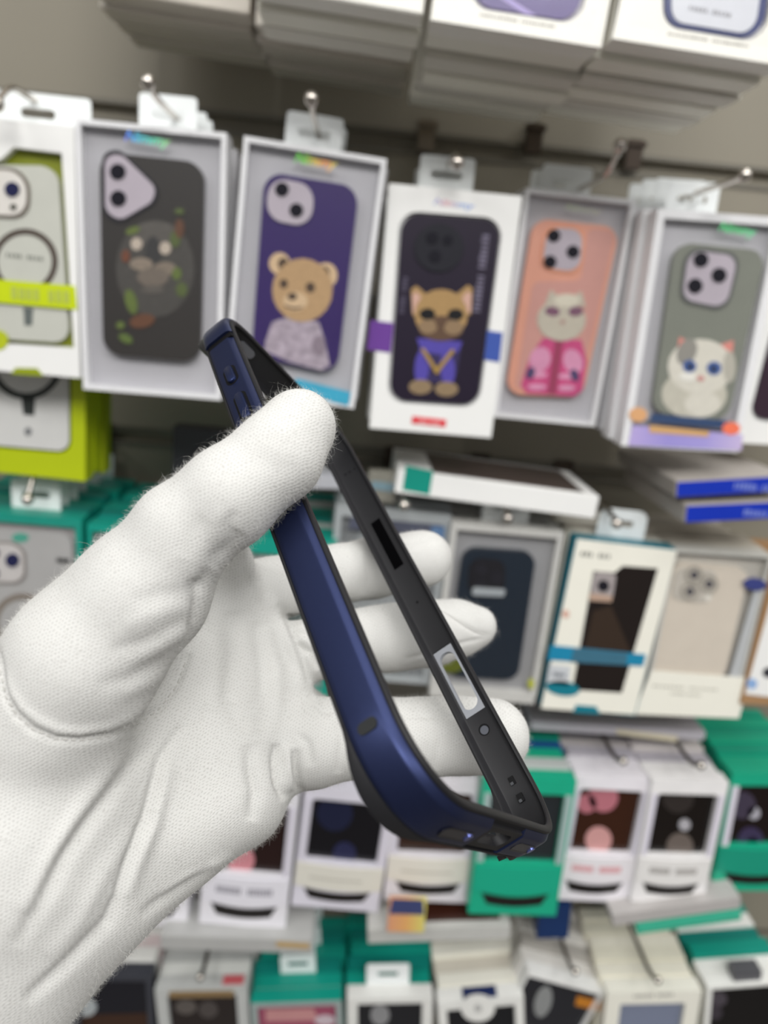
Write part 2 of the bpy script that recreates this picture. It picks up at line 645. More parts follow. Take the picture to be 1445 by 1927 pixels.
# black case with a painted animal face
p = Pack('phone_case_box', 'clear box with a black phone case bearing a painted animal face', [(137, 218), (430, 252), (415, 752), (157, 735)], 0.545, 0.019, group=G1)
clearbox(p)
c = p.case([(187, 285), (384, 306), (376, 682), (194, 666)], mat('2a2623', 0.45), 0.013)
p.camera(c, [(197, 296), (226, 288), (294, 354), (286, 380), (226, 415), (198, 398)], PLATE, [(223, 324, 15), (224, 374, 15)], 0.009, RIM)
G = lambda h: mat(h, 0.6, vary=0.25, scale=300)
face = [(ell(292, 505, 74, 92), G('413e3a')), (ell(292, 440, 48, 22), G('524e49')), (ell(288, 480, 16, 36), G('2b2a2a')),
        (ell(257, 459, 11, 12), G('b5a89a')), (ell(311, 467, 11, 12), G('b5a89a')), (ell(266, 497, 22, 12), G('85786a')),
        (ell(310, 506, 22, 13), G('7a6e61')), (ell(288, 522, 30, 18), G('6a6056')), (ell(288, 545, 22, 8), G('55504a')),
        (ell(250, 434, 14, 7, -20), G('5c6a2c')), (ell(247, 568, 11, 24, -15), G('59692b')), (ell(333, 515, 9, 12), G('59692b')),
        (ell(342, 545, 11, 14), G('4d5a2a')), (ell(330, 450, 10, 16), G('4d5a2a')), (ell(338, 430, 9, 18), G('5a3822')),
        (ell(237, 482, 8, 12), G('6a3a22')), (ell(268, 604, 24, 13, -10), G('5f3a22')), (ell(227, 612, 8, 7), G('59692b')),
        (ell(237, 637, 14, 8, 30), G('55682a')), (ell(338, 398, 9, 6), G('4d5a2a'))]
p.art('printed_face', face, c)
nimmy(p, (234, 264), (320, 277), ['6a78ff', '55d8f0', '6cecc4', 'b0ec9c'])
p.film()
stack(p, 3, 0.019, [CLEAR, mat('c4c3c6')], 'painted face case box', 'hanging', tabx=0.004)
# purple case with teddy bear
p = Pack('phone_case_box', 'clear box with a purple phone case showing a brown bear in a knitted sweater', [(453, 255), (735, 298), (662, 770), (423, 735)], 0.545, 0.019, group=G1)
clearbox(p)
c = p.case([(498, 322), (676, 352), (634, 704), (473, 670)], mat('2f1a5c', 0.35), 0.013)
p.camera(c, [(506, 331), (592, 349), (586, 429), (500, 412)], PLATE, [(531, 357, 13), (558, 396, 13)], 0.012)
FUR, FURD = mat('b3936c', 0.9, vary=0.2, scale=500), mat('4c3a2b', 0.8)
FURL = mat('cbaf8c', 0.9, vary=0.15, scale=500)
SWT = mat('a69aa6', 0.9, vary=0.7, scale=260)
bear = [([(512, 606), (540, 597), (600, 606), (611, 640), (621, 688), (604, 697), (548, 682), (497, 660), (500, 640)], SWT),
        (ell(526, 496, 20, 21), FURL), (ell(613, 518, 22, 24), FURL), (ell(533, 497, 10, 12), FURD), (ell(609, 514, 11, 13), FURD),
        (ell(569, 546, 57, 60), FUR), (ell(534, 534, 8, 9), FURD), (ell(584, 541, 9, 10), FURD), (ell(556, 567, 23, 18), FURL),
        (ell(550, 558, 9, 7), FURD), ([(536, 574), (552, 579), (570, 577), (569, 580), (552, 583), (536, 577)], FURD), (ell(600, 650, 13, 18), mat('877a86', 0.9))]
p.art('printed_bear', bear, c)
p.px('sticker', [(556, 712), (660, 738), (655, 764), (556, 738)], mat('3fa4c4', 0.4), -0.0005, -0.0002)
nimmy(p, (553, 305), (633, 319), ['5fd050', '86e050', 'ffd848', 'ff9a58', 'f0f060'])
p.film()
stack(p, 3, 0.019, [CLEAR, mat('c4c3c6')], 'brown bear case box', 'hanging', tabx=-0.006)
# white carton with dog case
p = Pack('phone_case_box', 'white carton with a dark case showing a dog in sunglasses and gold chain', [(737, 345), (985, 368), (925, 822), (688, 808)], 0.555, 0.018, group=G1)
hole = fillet(p.Ls([(752, 396), (948, 411), (901, 768), (727, 756)]), 0.014)
p.carton(WHITE, hole, 0.004)
p.tray(mat('cfcfcf'))
c = p.case([(757, 401), (944, 416), (898, 763), (733, 752)], mat('1f1629', 0.35), 0.013, 0.0004)
p.camera(c, ell(826, 466, 47, 46, 0, 18), mat('26262d', 0.25), [(813, 448, 11), (842, 452, 9), (818, 482, 11)], 0.002)
TAN, DK = mat('a68658', 0.8, vary=0.2, scale=400), mat('5d4636', 0.8, vary=0.2, scale=400)
PK, VIO, GOLD = mat('c9a294', 0.8), mat('4d41a0', 0.6, vary=0.2, scale=300), mat('a38440', 0.5)
PAW = mat('8a7559', 0.8, vary=0.2, scale=400)
dog = [([(790, 640), (868, 646), (860, 700), (846, 722), (800, 718), (783, 700)], mat('2a2050', 0.6)),
       (ell(794, 690, 14, 34, 5), VIO), (ell(842, 694, 14, 32, -5), VIO), ([(784, 636), (870, 643), (862, 662), (828, 668), (792, 660)], VIO),
       (ell(791, 728, 22, 14), PAW), (ell(840, 732, 22, 14), PAW),
       ([(773, 545), (783, 537), (812, 562), (803, 592), (776, 594)], TAN), ([(889, 542), (880, 536), (851, 560), (858, 592), (886, 592)], TAN),
       ([(775, 556), (783, 548), (797, 566), (790, 590), (777, 590)], PK), ([(887, 553), (879, 548), (866, 566), (870, 590), (885, 588)], PK),
       (ell(830, 592, 50, 48), TAN), (ell(830, 618, 42, 24), DK), (ell(805, 614, 18, 14), mat('8c7458', 0.8)), (ell(853, 616, 18, 14), mat('8c7458', 0.8)),
       (ell(804, 591, 15, 11), BLACK), (ell(857, 592, 15, 11), BLACK), (ell(829, 606, 10, 12), DK)]
for k in range(9):
    t = k / 8
    dog += [(ell(797 + 24 * t, 660 + 38 * t, 6, 4, 60, 8), GOLD), (ell(850 - 28 * t, 662 + 36 * t, 6, 4, -60, 8), GOLD)]
p.art('printed_dog', dog, c)
p.glyphs((903, 588), (922, 440), 0.006, mat('6a6478'), p.cf - 0.0002, 18, c)
p.glyphs((760, 590), (768, 520), 0.004, mat('4a4458'), p.cf - 0.0002, 10, c)
p.px('label_band', [(697, 602), (741, 608), (735, 664), (690, 658)], mat('6a3d94', 0.4), -0.0004, -0.0001, label='purple label band')
p.px('label_band', [(917, 622), (946, 626), (940, 682), (911, 677)], mat('3d57a8', 0.4), -0.0004, -0.0001, label='blue label band')
p.px('red_label', [(776, 783), (840, 790), (838, 804), (774, 797)], mat('dc3a44', 0.5), -0.0004, -0.0001)
p.glyphs((786, 797), (828, 801), 0.0026, mat('f0b8b8'), -0.0006, 9)
p.lettering('Nimmy', (815, 384), (893, 394), ['9fb4e8', 'e8a8b0', '8fb0e8', '9fb4e8'], -0.0004, 0.0058, 0.35)
stack(p, 3, 0.018, [WHITE, mat('d8d8d8')], 'dog case carton', 'hanging', tabx=-0.004)
# pink case with cat
p = Pack('phone_case_box', 'clear box with a salmon pink phone case showing a cat in a pink jacket', [(990, 352), (1208, 378), (1112, 797), (925, 790)], 0.60, 0.019, group=G1)
clearbox(p)
c = p.case([(1004, 410), (1167, 428), (1096, 747), (951, 742)], mat('df9f88', 0.4), 0.013)
p.px('case_back', [(1106, 428), (1158, 436), (1090, 738), (968, 732), (1003, 530), (1093, 528)], mat('cf9a90', 0.35), p.cf - 0.0002, p.cf, c, 0.006)
p.camera(c, [(1030, 427), (1097, 432), (1092, 513), (1020, 503)], PLATE, [(1041, 444, 12), (1077, 474, 12), (1034, 493, 12)], 0.010, mat('e09a78', 0.4))
CW = mat('c2bbab', 0.8, vary=0.15, scale=300)
PINK, PINKL, PINKD = mat('c8467f', 0.6, vary=0.2), mat('d994b6', 0.6, vary=0.2), mat('9a3358', 0.6)
cat = [([(1022, 636), (1094, 640), (1104, 680), (1096, 735), (1080, 746), (990, 740), (980, 725), (998, 668)], PINK),
       (ell(1016, 676, 20, 24, 20), PINKL), (ell(1078, 680, 18, 24, -20), PINKL), ([(1044, 640), (1060, 641), (1046, 742), (1030, 741)], PINKD),
       (ell(1012, 705, 18, 6), PINKL), (ell(1068, 708, 18, 6), PINKL), (ell(1010, 728, 18, 6), PINKL), (ell(1066, 730, 16, 6), PINKL),
       (ell(998, 702, 8, 12, 20), mat('4c3b68')), (ell(1081, 706, 8, 12, -20), mat('4c3b68')),
       ([(1024, 575), (1036, 545), (1056, 562)], CW), ([(1102, 580), (1094, 548), (1070, 562)], CW),
       (ell(1056, 602, 46, 40), CW), (ell(1066, 565, 24, 12), mat('d8d2c0', 0.8)), (ell(1039, 586, 14, 9, 8), mat('7a5068')), (ell(1083, 586, 14, 9, -8), mat('7a5068')), (ell(1058, 606, 5, 4), mat('b08880'))]
p.art('printed_cat', cat, c, p.cf - 0.0002)
p.lettering('Nimmy', (1062, 394), (1132, 404), ['bcc8a8', 'b8c0a8', 'c4c0b0'], -0.0006, 0.0058, 0.35)
p.film()
stack(p, 3, 0.019, [CLEAR, mat('c0bfc2')], 'pink cat case box', 'hanging', tabx=-0.002)
# grey case with white cat
p = Pack('phone_case_box', 'clear box with a grey translucent case showing a white blue-eyed cat', [(1237, 386), (1470, 415), (1397, 852), (1168, 840)], 0.565, 0.019, group=G1)
clearbox(p, 0.006)
c = p.case([(1272, 455), (1442, 472), (1370, 792), (1226, 776)], mat('7f8278', 0.3), 0.013)
p.camera(c, [(1296, 470), (1389, 482), (1366, 580), (1284, 563)], PLATE, [(1317, 489, 14), (1351, 518, 14), (1306, 538, 14)], 0.010, mat('5e605e', 0.3))
WC = mat('d6d2c6', 0.85, vary=0.12, scale=300)
wcat = [(ell(1306, 742, 62, 46), mat('c2beb0', 0.85, vary=0.15, scale=300)), (ell(1322, 760, 34, 24), WC),
        ([(1274, 662), (1278, 634), (1300, 644)], mat('d98b80')), ([(1352, 650), (1380, 640), (1378, 668)], mat('d98b80')),
        (ell(1318, 690, 62, 52), WC), (ell(1292, 662, 18, 26, 25), mat('908d86', 0.85)), (ell(1372, 690, 12, 30), mat('b4b0a4', 0.85)),
        (ell(1297, 689, 13, 12), mat('49639c', 0.3)), (ell(1343, 693, 14, 13), mat('49639c', 0.3)), (ell(1298, 690, 5, 6), LENS), (ell(1342, 694, 5, 6), LENS),
        (ell(1293, 709, 16, 8), mat('e6e4dc', 0.85)), (ell(1318, 712, 7, 5), mat('c98c88'))]
p.art('printed_cat', wcat, c)
p.px('label_strip', [(1190, 800), (1398, 818), (1395, 848), (1182, 838)], foil_mat(['b8a8dc', '9c92d4', 'a49ad8', 'c8b8dc']), -0.0006, -0.0003)
p.px('label_strip', [(1226, 778), (1372, 792), (1366, 806), (1222, 794)], mat('31476c'), -0.0006, -0.0003, label='dark blue label strip')
p.px('label_strip', [(1222, 800), (1335, 812), (1332, 822), (1222, 814)], mat('cfa470'), -0.0009, -0.0006, label='amber label strip')
p.plate('sticker', [p.Ls(ell(1375, 806, 17, 12))], mat('f2795a', 0.4), -0.0009, -0.0006, label='orange sticker')
p.plate('sticker', [p.Ls(ell(1200, 780, 17, 14))], mat('dca878', 0.4), -0.0009, -0.0006, label='amber sticker')
nimmy(p, (1351, 434), (1421, 446), ['66e496', '5cdc8a', '72ecaa'])
p.film()
stack(p, 4, 0.019, [CLEAR, mat('c0bfc2')], 'blue-eyed cat case box', 'hanging', jx=0.001, tabx=-0.004, dx=-0.0034, drop=-0.0018)
# box peeping in at the right edge
p = Pack('phone_case_box', 'box at the right edge with a dark plum case, mostly out of view', [(1462, 440), (1650, 462), (1590, 850), (1396, 828)], 0.60, 0.018, group=G1)
p.carton(WHITE, fillet(p.Ls([(1484, 490), (1620, 505), (1570, 805), (1408, 790)]), 0.012), 0.004)
p.tray(mat('cfcfcf'))
p.case([(1488, 495), (1616, 510), (1566, 800), (1412, 786)], mat('33202e', 0.4), 0.012, 0.0004)
stack(p, 2, 0.018, [WHITE], 'plum case box', 'hanging')
# white and lime charger-ring box at left
p = Pack('phone_case_box', 'white and lime box with a clear ring case, cut by the left edge', [(-150, 205), (135, 238), (158, 712), (-125, 688)], 0.545, 0.018, group=G1)
hole = p.Ls([(-120, 300), (0, 301), (26, 277), (116, 288), (139, 655), (-100, 640)])
p.carton(WHITE, hole, 0.007)
p.tray(mat('7c8418'))  # lime darkened to paint the shade inside the window
c = p.case([(-115, 308), (108, 312), (131, 646), (-95, 632)], mat('c2c3ba', 0.3), 0.012)
p.camera(c, [(-55, 318), (50, 322), (49, 406), (-52, 402)], mat('dcd8d2', 0.3), [(25, 357, 14), (-18, 340, 14), (-18, 384, 14)], 0.012, mat('6f675e', 0.3), LENSN)
p.plate('flash', [p.Ls(ell(27, 390, 6), p.cf)], mat('4a4a40'), p.cf - 0.002, p.cf - 0.0013, c)
p.plate('magnet_ring', [p.Ls(ell(47, 492, 62, 62, 0, 40), p.cf), p.Ls(ell(47, 492, 51, 51, 0, 40), p.cf)], mat('50463f', 0.35), p.cf - 0.0004, p.cf - 0.00002, c)
p.glyphs((12, 483), (82, 491), 0.0028, mat('7e8078'), p.cf - 0.0002, 9, c)
p.px('magnet_tail', [(44, 578), (62, 580), (60, 612), (46, 612)], mat('5f6664'), p.cf - 0.0004, p.cf - 0.00002, c)
p.px('paper_band', [(-130, 515), (141, 538), (145, 583), (-125, 558)], mat('c4d50c', 0.4), -0.0006, -0.0002, label='lime paper band')
p.glyphs((22, 562), (134, 572), 0.009, mat('aebb52'), -0.0008, 8)
p.plate('round_sticker', [p.Ls(ell(-3, 640, 19, 19))], mat('b4c020', 0.4), -0.0006, -0.0002)
p.px('bottom_flap', [(29, 692), (70, 693), (82, 708), (20, 704)], mat('8d9a0a'), -0.0006, -0.0001, label='lime bottom flap')
stack(p, 1, 0.012, [WHITE], 'white and lime ring case box', 'hanging', tabx=0.012, tabw=0.075)
q = Pack('phone_case_box', 'lime green box hanging lower behind the white and lime box', [(-135, 470), (160, 500), (164, 905), (-130, 878)], 0.583, 0.018, group=G1)
q.carton(LIME, fillet(q.Ls([(-110, 560), (133, 575), (134, 855), (-100, 835)]), 0.012), 0.004)
q.tray(mat('6d7510'))
c = q.case([(-104, 565), (128, 580), (130, 850), (-96, 830)], mat('d4d4d2', 0.35), 0.010, 0.0004)
q.plate('magnet_ring', [q.Ls(ell(50, 680, 70, 72, 0, 40), q.cf), q.Ls(ell(50, 680, 58, 60, 0, 40), q.cf)], mat('2a302e', 0.35), q.cf - 0.0004, q.cf - 0.00002, c)
q.px('magnet_tail', [(40, 748), (66, 750), (64, 782), (44, 780)], mat('2f3432'), q.cf - 0.0004, q.cf - 0.00002, c)
q.plate('logo', [q.Ls(ell(53, 812, 7, 8), q.cf)], mat('7c7e80'), q.cf - 0.0004, q.cf - 0.00002, c)
stack(q, 2, 0.018, [LIME, mat('9aa60c')], 'lime green box', 'hanging')

# hooks of the first row: they run through the slots of the tabs
for ball, Yb, lab in [((278, 155), 0.515, 'wire hook with a ball tip above the painted face case box'),
                      ((586, 186), 0.515, 'wire hook with a ball tip above the bear case box'),
                      ((860, 306), 0.53, 'wire hook with a ball tip above the dog case carton'),
                      ((1167, 273), 0.55, 'wire hook with a ball tip above the pink cat case box'),
                      ((1401, 330), 0.53, 'wire hook with a ball tip above the blue-eyed cat case box'),
                      ((-6, 196), 0.52, 'wire hook above the white and lime box at the left edge')]:
    hook(ball, Yb, 1.569 if ball[0] < 700 else 1.558, lab)
for (x, y), lab in [((802, 256), 'empty metal hook bracket on the slat wall above the dog case carton'), ((1190, 292), 'empty dark hook bracket on the slat wall above the pink cat case'), ((1003, 262), 'empty dark hook bracket right of the dog case hook')]:
    P = at(x, y, 0.748)
    bm = bmesh.new()
    add_box(bm, -0.008, 0.008, -0.006, 0, -0.014, 0.013)
    add_box(bm, -0.010, 0.010, -0.009, 0, 0.006, 0.011)
    bmesh.ops.bevel(bm, geom=bm.edges[:], offset=0.001, segments=2, affect='EDGES')
    o = from_bm('hook_bracket', bm, mat('8a8074', 0.35, 0.7) if x < 900 else BROWNM, None, True)
    o.location = P
    tag(o, lab, 'bracket', 'empty hook brackets on the slat wall')

# ------------------------------------------------------------------ second row
G2 = 'boxed phone cases in the middle row'
p = Pack('phone_case_box', 'teal framed box with a clear ring case at the left edge', [(-105, 955), (150, 976), (166, 1320), (-85, 1300)], 0.59, 0.018, group=G2)
p.carton(TEAL, p.Ls([(-85, 975), (141, 994), (152, 1290), (-70, 1275)]), 0.006)
p.tray(mat('a09a9a'))
c = p.case([(-80, 992), (134, 1004), (146, 1275), (-60, 1262)], mat('aeadac', 0.3), 0.012)
p.camera(c, [(-35, 1022), (43, 1025), (45, 1096), (-30, 1093)], mat('c8c4c2', 0.3), [(25, 1053, 13), (-12, 1040, 12), (-12, 1078, 12)], 0.012, mat('8a8480', 0.3), LENSN)
p.plate('magnet_ring', [p.Ls(ell(42, 1172, 56, 56, 0, 36), p.cf), p.Ls(ell(42, 1172, 44, 44, 0, 36), p.cf)], mat('847b72', 0.35), p.cf - 0.0004, p.cf - 0.00002, c)
p.px('slot_mark', [(106, 1050), (130, 1052), (130, 1061), (106, 1058)], mat('303030'), p.cf - 0.0004, p.cf - 0.00002, c)
p.px('round_sticker', ell(38, 1012, 16, 9), mat('4aa08c'), p.cf - 0.0004, p.cf - 0.00002, c)
p.film()
p.tab(0.012)
stack(p, 6, 0.021, [TEALD, TEAL], 'teal ring case box', 'middle row', tabx=0.012)
p = Pack('phone_case_box', 'teal box right of the teal ring case box, half hidden by the glove', [(160, 984), (400, 1004), (398, 1335), (172, 1314)], 0.592, 0.018, group=G2)
p.carton(TEAL, p.Ls([(172, 1000), (388, 1018), (386, 1310), (184, 1292)]), 0.006)
p.tray(mat('8f9896'))
p.case([(195, 1015), (370, 1030), (368, 1295), (205, 1280)], mat('6e7674', 0.4))
stack(p, 6, 0.021, [TEALD, TEAL], 'half hidden teal box', 'middle row', tabs=False)
p = Pack('phone_case_box', 'teal box behind the middle of the blue bumper rail', [(408, 1003), (628, 1020), (622, 1340), (414, 1322)], 0.592, 0.018, group=G2)
p.carton(TEAL, p.Ls([(424, 1036), (612, 1052), (606, 1300), (430, 1286)]), 0.006)
p.tray(mat('8f9896'))
p.case([(440, 1060), (600, 1074), (594, 1290), (446, 1276)], mat('4e5a58', 0.4))
stack(p, 6, 0.021, [TEAL, mat('b8bcb8'), TEALD], 'middle teal box', 'middle row', tabs=False)
p = Pack('phone_case_box', 'grey window box seen between the bumper rails', [(634, 950), (849, 967), (808, 1290), (600, 1272)], 0.60, 0.018, group=G2)
p.carton(mat('a9aeb0', 0.35), p.rect(0.006, 0.006, 0.005, 0.010), 0.007)
p.tray(mat('7d8082'))
c = p.case([(668, 1000), (815, 1012), (780, 1265), (640, 1250)], mat('8e9294', 0.4), 0.012)
p.px('header_panel', [(660, 972), (838, 985), (834, 1008), (655, 995)], mat('54586a', 0.4), p.cf - 0.0004, p.cf - 0.0001)
p.px('label', [(812, 990), (838, 992), (830, 1050), (806, 1046)], mat('5f7fa8', 0.4), -0.0006, -0.0003, label='pale blue label')
p.film()
stack(p, 5, 0.019, [mat('a9aeb0'), mat('8d9092')], 'grey window box', 'middle row', tabs=False)
p = Pack('phone_case_box', 'clear framed box with a dark navy phone case right of the fingers', [(850, 984), (1064, 1001), (1005, 1326), (806, 1310)], 0.59, 0.018, group=G2)
p.carton(mat('c9c8c4', 0.35), p.rect(0.005, 0.005, 0.010, 0.006), 0.009)
p.tray(mat('98989a'))
c = p.case([(872, 1031), (1010, 1040), (974, 1281), (838, 1272)], mat('16222f', 0.25), 0.013, 0.002)
p.camera(c, [(884, 1050), (951, 1054), (948, 1120), (880, 1116)], mat('17161c', 0.2), [(905, 1070, 12), (905, 1100, 12), (934, 1086, 12)], 0.010)
p.px('label', [(890, 1105), (952, 1109), (948, 1123), (888, 1120)], mat('9aa0a4', 0.3), p.cf - 0.0028, p.cf - 0.0023, c, 0.002, 'painted pale reflection strip')  # pale strip paints a reflection below the camera, not a stuck-on label
p.plate('round_sticker', [p.Ls(ell(999, 1286, 6, 10))], mat('b0b43c', 0.5), -0.0008, -0.0004)
p.plate('sticker', [p.Ls(ell(850, 1250, 24, 18))], mat('58600f', 0.5), p.cf - 0.0006, p.cf - 0.0001, c)
p.film()
p.tab(0.0)
stack(p, 5, 0.019, [mat('c9c8c4'), mat('aaa8a4')], 'navy case box', 'middle row')
p = Pack('phone_case_box', 'white carton with teal spine and blue band holding a dark brown phone', [(1084, 1012), (1276, 1034), (1196, 1347), (1014, 1334)], 0.585, 0.018, group=G2)
p.carton(mat('0d7284', 0.4), None)
p.px('front_panel', [(1086, 1014), (1274, 1036), (1194, 1345), (1018, 1333)], CREAM, -0.0005, -0.0001)
hp = [(1117, 1075), (1157, 1078), (1172, 1065), (1238, 1070), (1170, 1304), (1077, 1298)]
c = p.px('phone_case', hp, mat('1e1715', 0.3), -0.0009, -0.0006)
p.cf = -0.0009
p.art('painted_sheen', [([(1116, 1150), (1150, 1140), (1190, 1235), (1098, 1225)], mat('35281f', 0.4))], c)  # lighter brown patch paints a sheen on the dark phone
p.px('camera_plate', [(1118, 1076), (1160, 1080), (1152, 1130), (1110, 1128)], mat('a29a9a', 0.3), -0.0016, -0.001, c, 0.004)
p.plate('lens', [p.Ls(ell(1134, 1101, 11))], LENS, -0.0022, -0.0017, c)
p.px('camera_lip', [(1110, 1116), (1153, 1122), (1150, 1133), (1108, 1130)], mat('b89c8a', 0.3), -0.0018, -0.0016, c)
p.px('paper_band', [(1036, 1214), (1216, 1232), (1210, 1254), (1030, 1242)], mat('1c86ac', 0.4), -0.0014, -0.0010, label='blue paper band')
p.px('band_window', [(1080, 1219), (1182, 1230), (1178, 1252), (1074, 1246)], mat('3f6e84', 0.3), -0.0017, -0.0014)
p.px('label', [(1034, 1250), (1074, 1254), (1070, 1290), (1028, 1286)], mat('c8ccd0', 0.4), -0.0014, -0.0010, label='white label')
p.glyphs((1040, 1272), (1064, 1275), 0.004, mat('555a66'), -0.0016, 4)
p.plate('logo', [p.Ls(ell(1058, 1294, 32, 14, 8))], mat('137a8c', 0.4), -0.0014, -0.0010)
p.px('bottom_flap', [(1084, 1327), (1122, 1330), (1130, 1344), (1078, 1341)], mat('137a8c', 0.4), -0.0012, -0.0006, label='teal bottom flap')
p.glyphs((1092, 1046), (1150, 1052), 0.0046, mat('8a8a84'), -0.0008, 7)
p.plate('badge', [p.Ls(ell(1064, 1155, 7, 8))], mat('d8b0a0', 0.5), -0.0008, -0.0005)
p.tab(0.0, w=0.044, slot=0.02, round_=0.009)
stack(p, 5, 0.019, [CREAM, mat('bcb6aa')], 'teal spine carton', 'middle row', tabs=False)
p = Pack('phone_case_box', 'clear pack with cream card foot and a beige three-camera phone', [(1277, 1034), (1452, 1044), (1386, 1350), (1196, 1344)], 0.588, 0.018, group=G2)
p.carton(mat('c6c5bf', 0.3), p.rect(0.003, 0.003, 0.006, 0.003), 0.008)
p.tray(mat('bab6ae'))
c = p.case([(1268, 1058), (1410, 1072), (1362, 1278), (1224, 1270)], mat('d6ccbe', 0.35), 0.011, 0.002)
p.px('camera_plate', [(1272, 1066), (1352, 1074), (1338, 1136), (1262, 1128)], mat('c4beb4', 0.15), p.cf - 0.0008, p.cf - 0.00004, c, 0.009)
for x, y in ((1305, 1081), (1333, 1098), (1297, 1112)):
    p.plate('lens_ring', [p.Ls(ell(x, y, 17), p.cf), p.Ls(ell(x, y, 12), p.cf)], mat('a8a298', 0.2), p.cf - 0.0018, p.cf - 0.0008, c)
    p.plate('lens', [p.Ls(ell(x, y, 7), p.cf)], mat('4c4a50', 0.2), p.cf - 0.0020, p.cf - 0.0009, c)
p.plate('flash', [p.Ls(ell(1331, 1124, 6), p.cf)], mat('e6e2d8', 0.2), p.cf - 0.0014, p.cf - 0.0009, c)
p.px('side_card', [(1426, 1090), (1446, 1092), (1392, 1276), (1372, 1274)], mat('bfc2c4', 0.4), 0.001, 0.002)
p.px('card_foot', [(1226, 1262), (1412, 1276), (1390, 1352), (1192, 1344)], CREAM, -0.0008, -0.0003)
for i, (a, b) in enumerate((((1228, 1292), (1350, 1300)), ((1262, 1306), (1318, 1310)))):
    p.glyphs(a, b, 0.002, mat('b0aea2'), -0.0010, 16)
p.plate('label', [p.Ls(ell(1420, 1099, 22, 12, 6))], mat('38407e', 0.5), -0.0008, -0.0004, label='blue oval label')
p.film()
stack(p, 5, 0.019, [mat('bcb6aa'), mat('a39c90')], 'beige phone pack', 'middle row', tabs=False)
p = Pack('phone_case_box', 'brown edged white box at the right edge beside the beige phone pack', [(1456, 1062), (1640, 1080), (1590, 1342), (1392, 1320)], 0.585, 0.018, group=G2)
p.carton(mat('a5815c', 0.5))
p.px('front_panel', [(1468, 1070), (1630, 1084), (1586, 1328), (1402, 1306)], WHITE, -0.0006, -0.0001)
p.plate('blue_dot', [p.Ls(ell(1414, 1286, 10, 10))], mat('8fb0dc'), -0.0009, -0.0006)
p.plate('black_dot', [p.Ls(ell(1446, 1265, 12, 10))], mat('303038'), -0.0009, -0.0006)
stack(p, 3, 0.019, [mat('a5815c')], 'brown edged box', 'middle row', tabs=False)
for ball, Yb, lab in [((760, 951), 0.56, 'wire hook with a ball tip above the grey window box'), ((52, 940), 0.575, 'wire hook through the tab of the teal ring case box'), ((955, 975), 0.585, 'wire hook above the navy case box'), ((1160, 985), 0.575, 'wire hook through the tab of the teal spine carton')]:
    hook(ball, Yb, 1.2965, lab)

# things lying on the second row
p = Pack('phone_case_box', 'white box with a teal end label lying flat across the middle row', [(748, 868), (1126, 947), (1118, 985), (745, 920)], 0.575, 0.095, group='loose boxes lying on the rows')
p.carton(WHITE)
p.px('end_label', [(764, 876), (815, 887), (808, 931), (757, 922)], mat('0a8f7e', 0.4), -0.0004, -0.0001, label='teal end label')
bm = bmesh.new()
add_box(bm, -p.w / 2 + 0.03, p.w / 2 - 0.012, 0.006, 0.088, p.h, p.h + 0.0005)
from_bm('window', bm, mat('4a403c', 0.3), p.e)
for k, (quad, lab) in enumerate([([(1270, 890), (1480, 908), (1480, 940), (1274, 923)], 'upper of two blue ended boxes lying at the right edge'), ([(1288, 936), (1496, 954), (1496, 990), (1291, 970)], 'lower of two blue ended boxes lying at the right edge')]):
    p = Pack('phone_case_box', lab, quad, 0.56 - 0.004 * k, 0.14, group='loose boxes lying on the rows')
    p.carton(mat('a8a29c', 0.45))
    o = p.plate('end_label', [p.rect(0.001, 0.001, 0.001, 0.001)], mat('0a2fae', 0.4), -0.0006, -0.0001, label='blue end label')
    p.glyphs((1380 + 18 * k, 920 + 50 * k), (1470 + 18 * k, 928 + 50 * k), 0.006, mat('7080c8'), -0.0008, 12)
p = Pack('phone_case_box', 'small pale box lying behind the thumb tip', [(560, 890), (641, 893), (641, 922), (560, 920)], 0.585, 0.09, group='loose boxes lying on the rows')
p.carton(mat('b4b6bc', 0.4))
p = Pack('card_packet', 'small mottled card packet leaning beside the right bumper rail', [(692, 884), (748, 890), (746, 950), (690, 944)], 0.60, 0.012, cat='packet')
p.carton(mat('8c8a80', 0.5, vary=0.4, scale=120))
p.px('label', [(700, 905), (742, 910), (738, 926), (698, 920)], mat('7e9aa6'), -0.0005, -0.0001, label='pale blue label')
p = Pack('phone_case_box', 'dark grey box standing on the teal stack above the thumb', [(325, 800), (440, 812), (435, 940), (320, 930)], 0.66, 0.02, group='loose boxes lying on the rows')
p.carton(mat('3c3a40', 0.4))

# ------------------------------------------------------------------ third row
G3 = 'window boxes with banded fronts in the third row'


def hook_over(p, dx, ref):
    """A hook whose rod runs just above the tops of a stack."""
    zt = p.base.z + p.Z.z * p.h + 0.014
    e = bpy.data.objects.new('display_hook', None)
    e.empty_display_size = 0.02
    COL.objects.link(e)
    e.location = (p.base.x + p.Z.x * p.h + dx, WY, zt)
    tag(e, f'wire hook running above the stack of the {ref}', 'hook', 'wire hooks in the slatted wall')
    bm = bmesh.new()
    add_box(bm, -0.011, 0.011, -0.004, -0.0015, -0.012, 0.026)
    bmesh.ops.bevel(bm, geom=bm.edges[:], offset=0.0008, segments=2, affect='EDGES')
    from_bm('base_plate', bm, BROWNM, e, True)
    L = p.Y - WY
    bm = bmesh.new()
    add_tube(bm, [(0, -0.003, 0), (0, L + .02, 0), (0, L + .008, .002), (0, L - .004, .008)], 0.0024, 8)
    from_bm('rod', bm, BROWNM, e, True)
    bm = bmesh.new()
    bmesh.ops.create_uvsphere(bm, u_segments=14, v_segments=8, radius=0.0045, matrix=Matrix.Translation((0, L - .006, .010)))
    from_bm('ball_tip', bm, CHROME, e, True, 180)


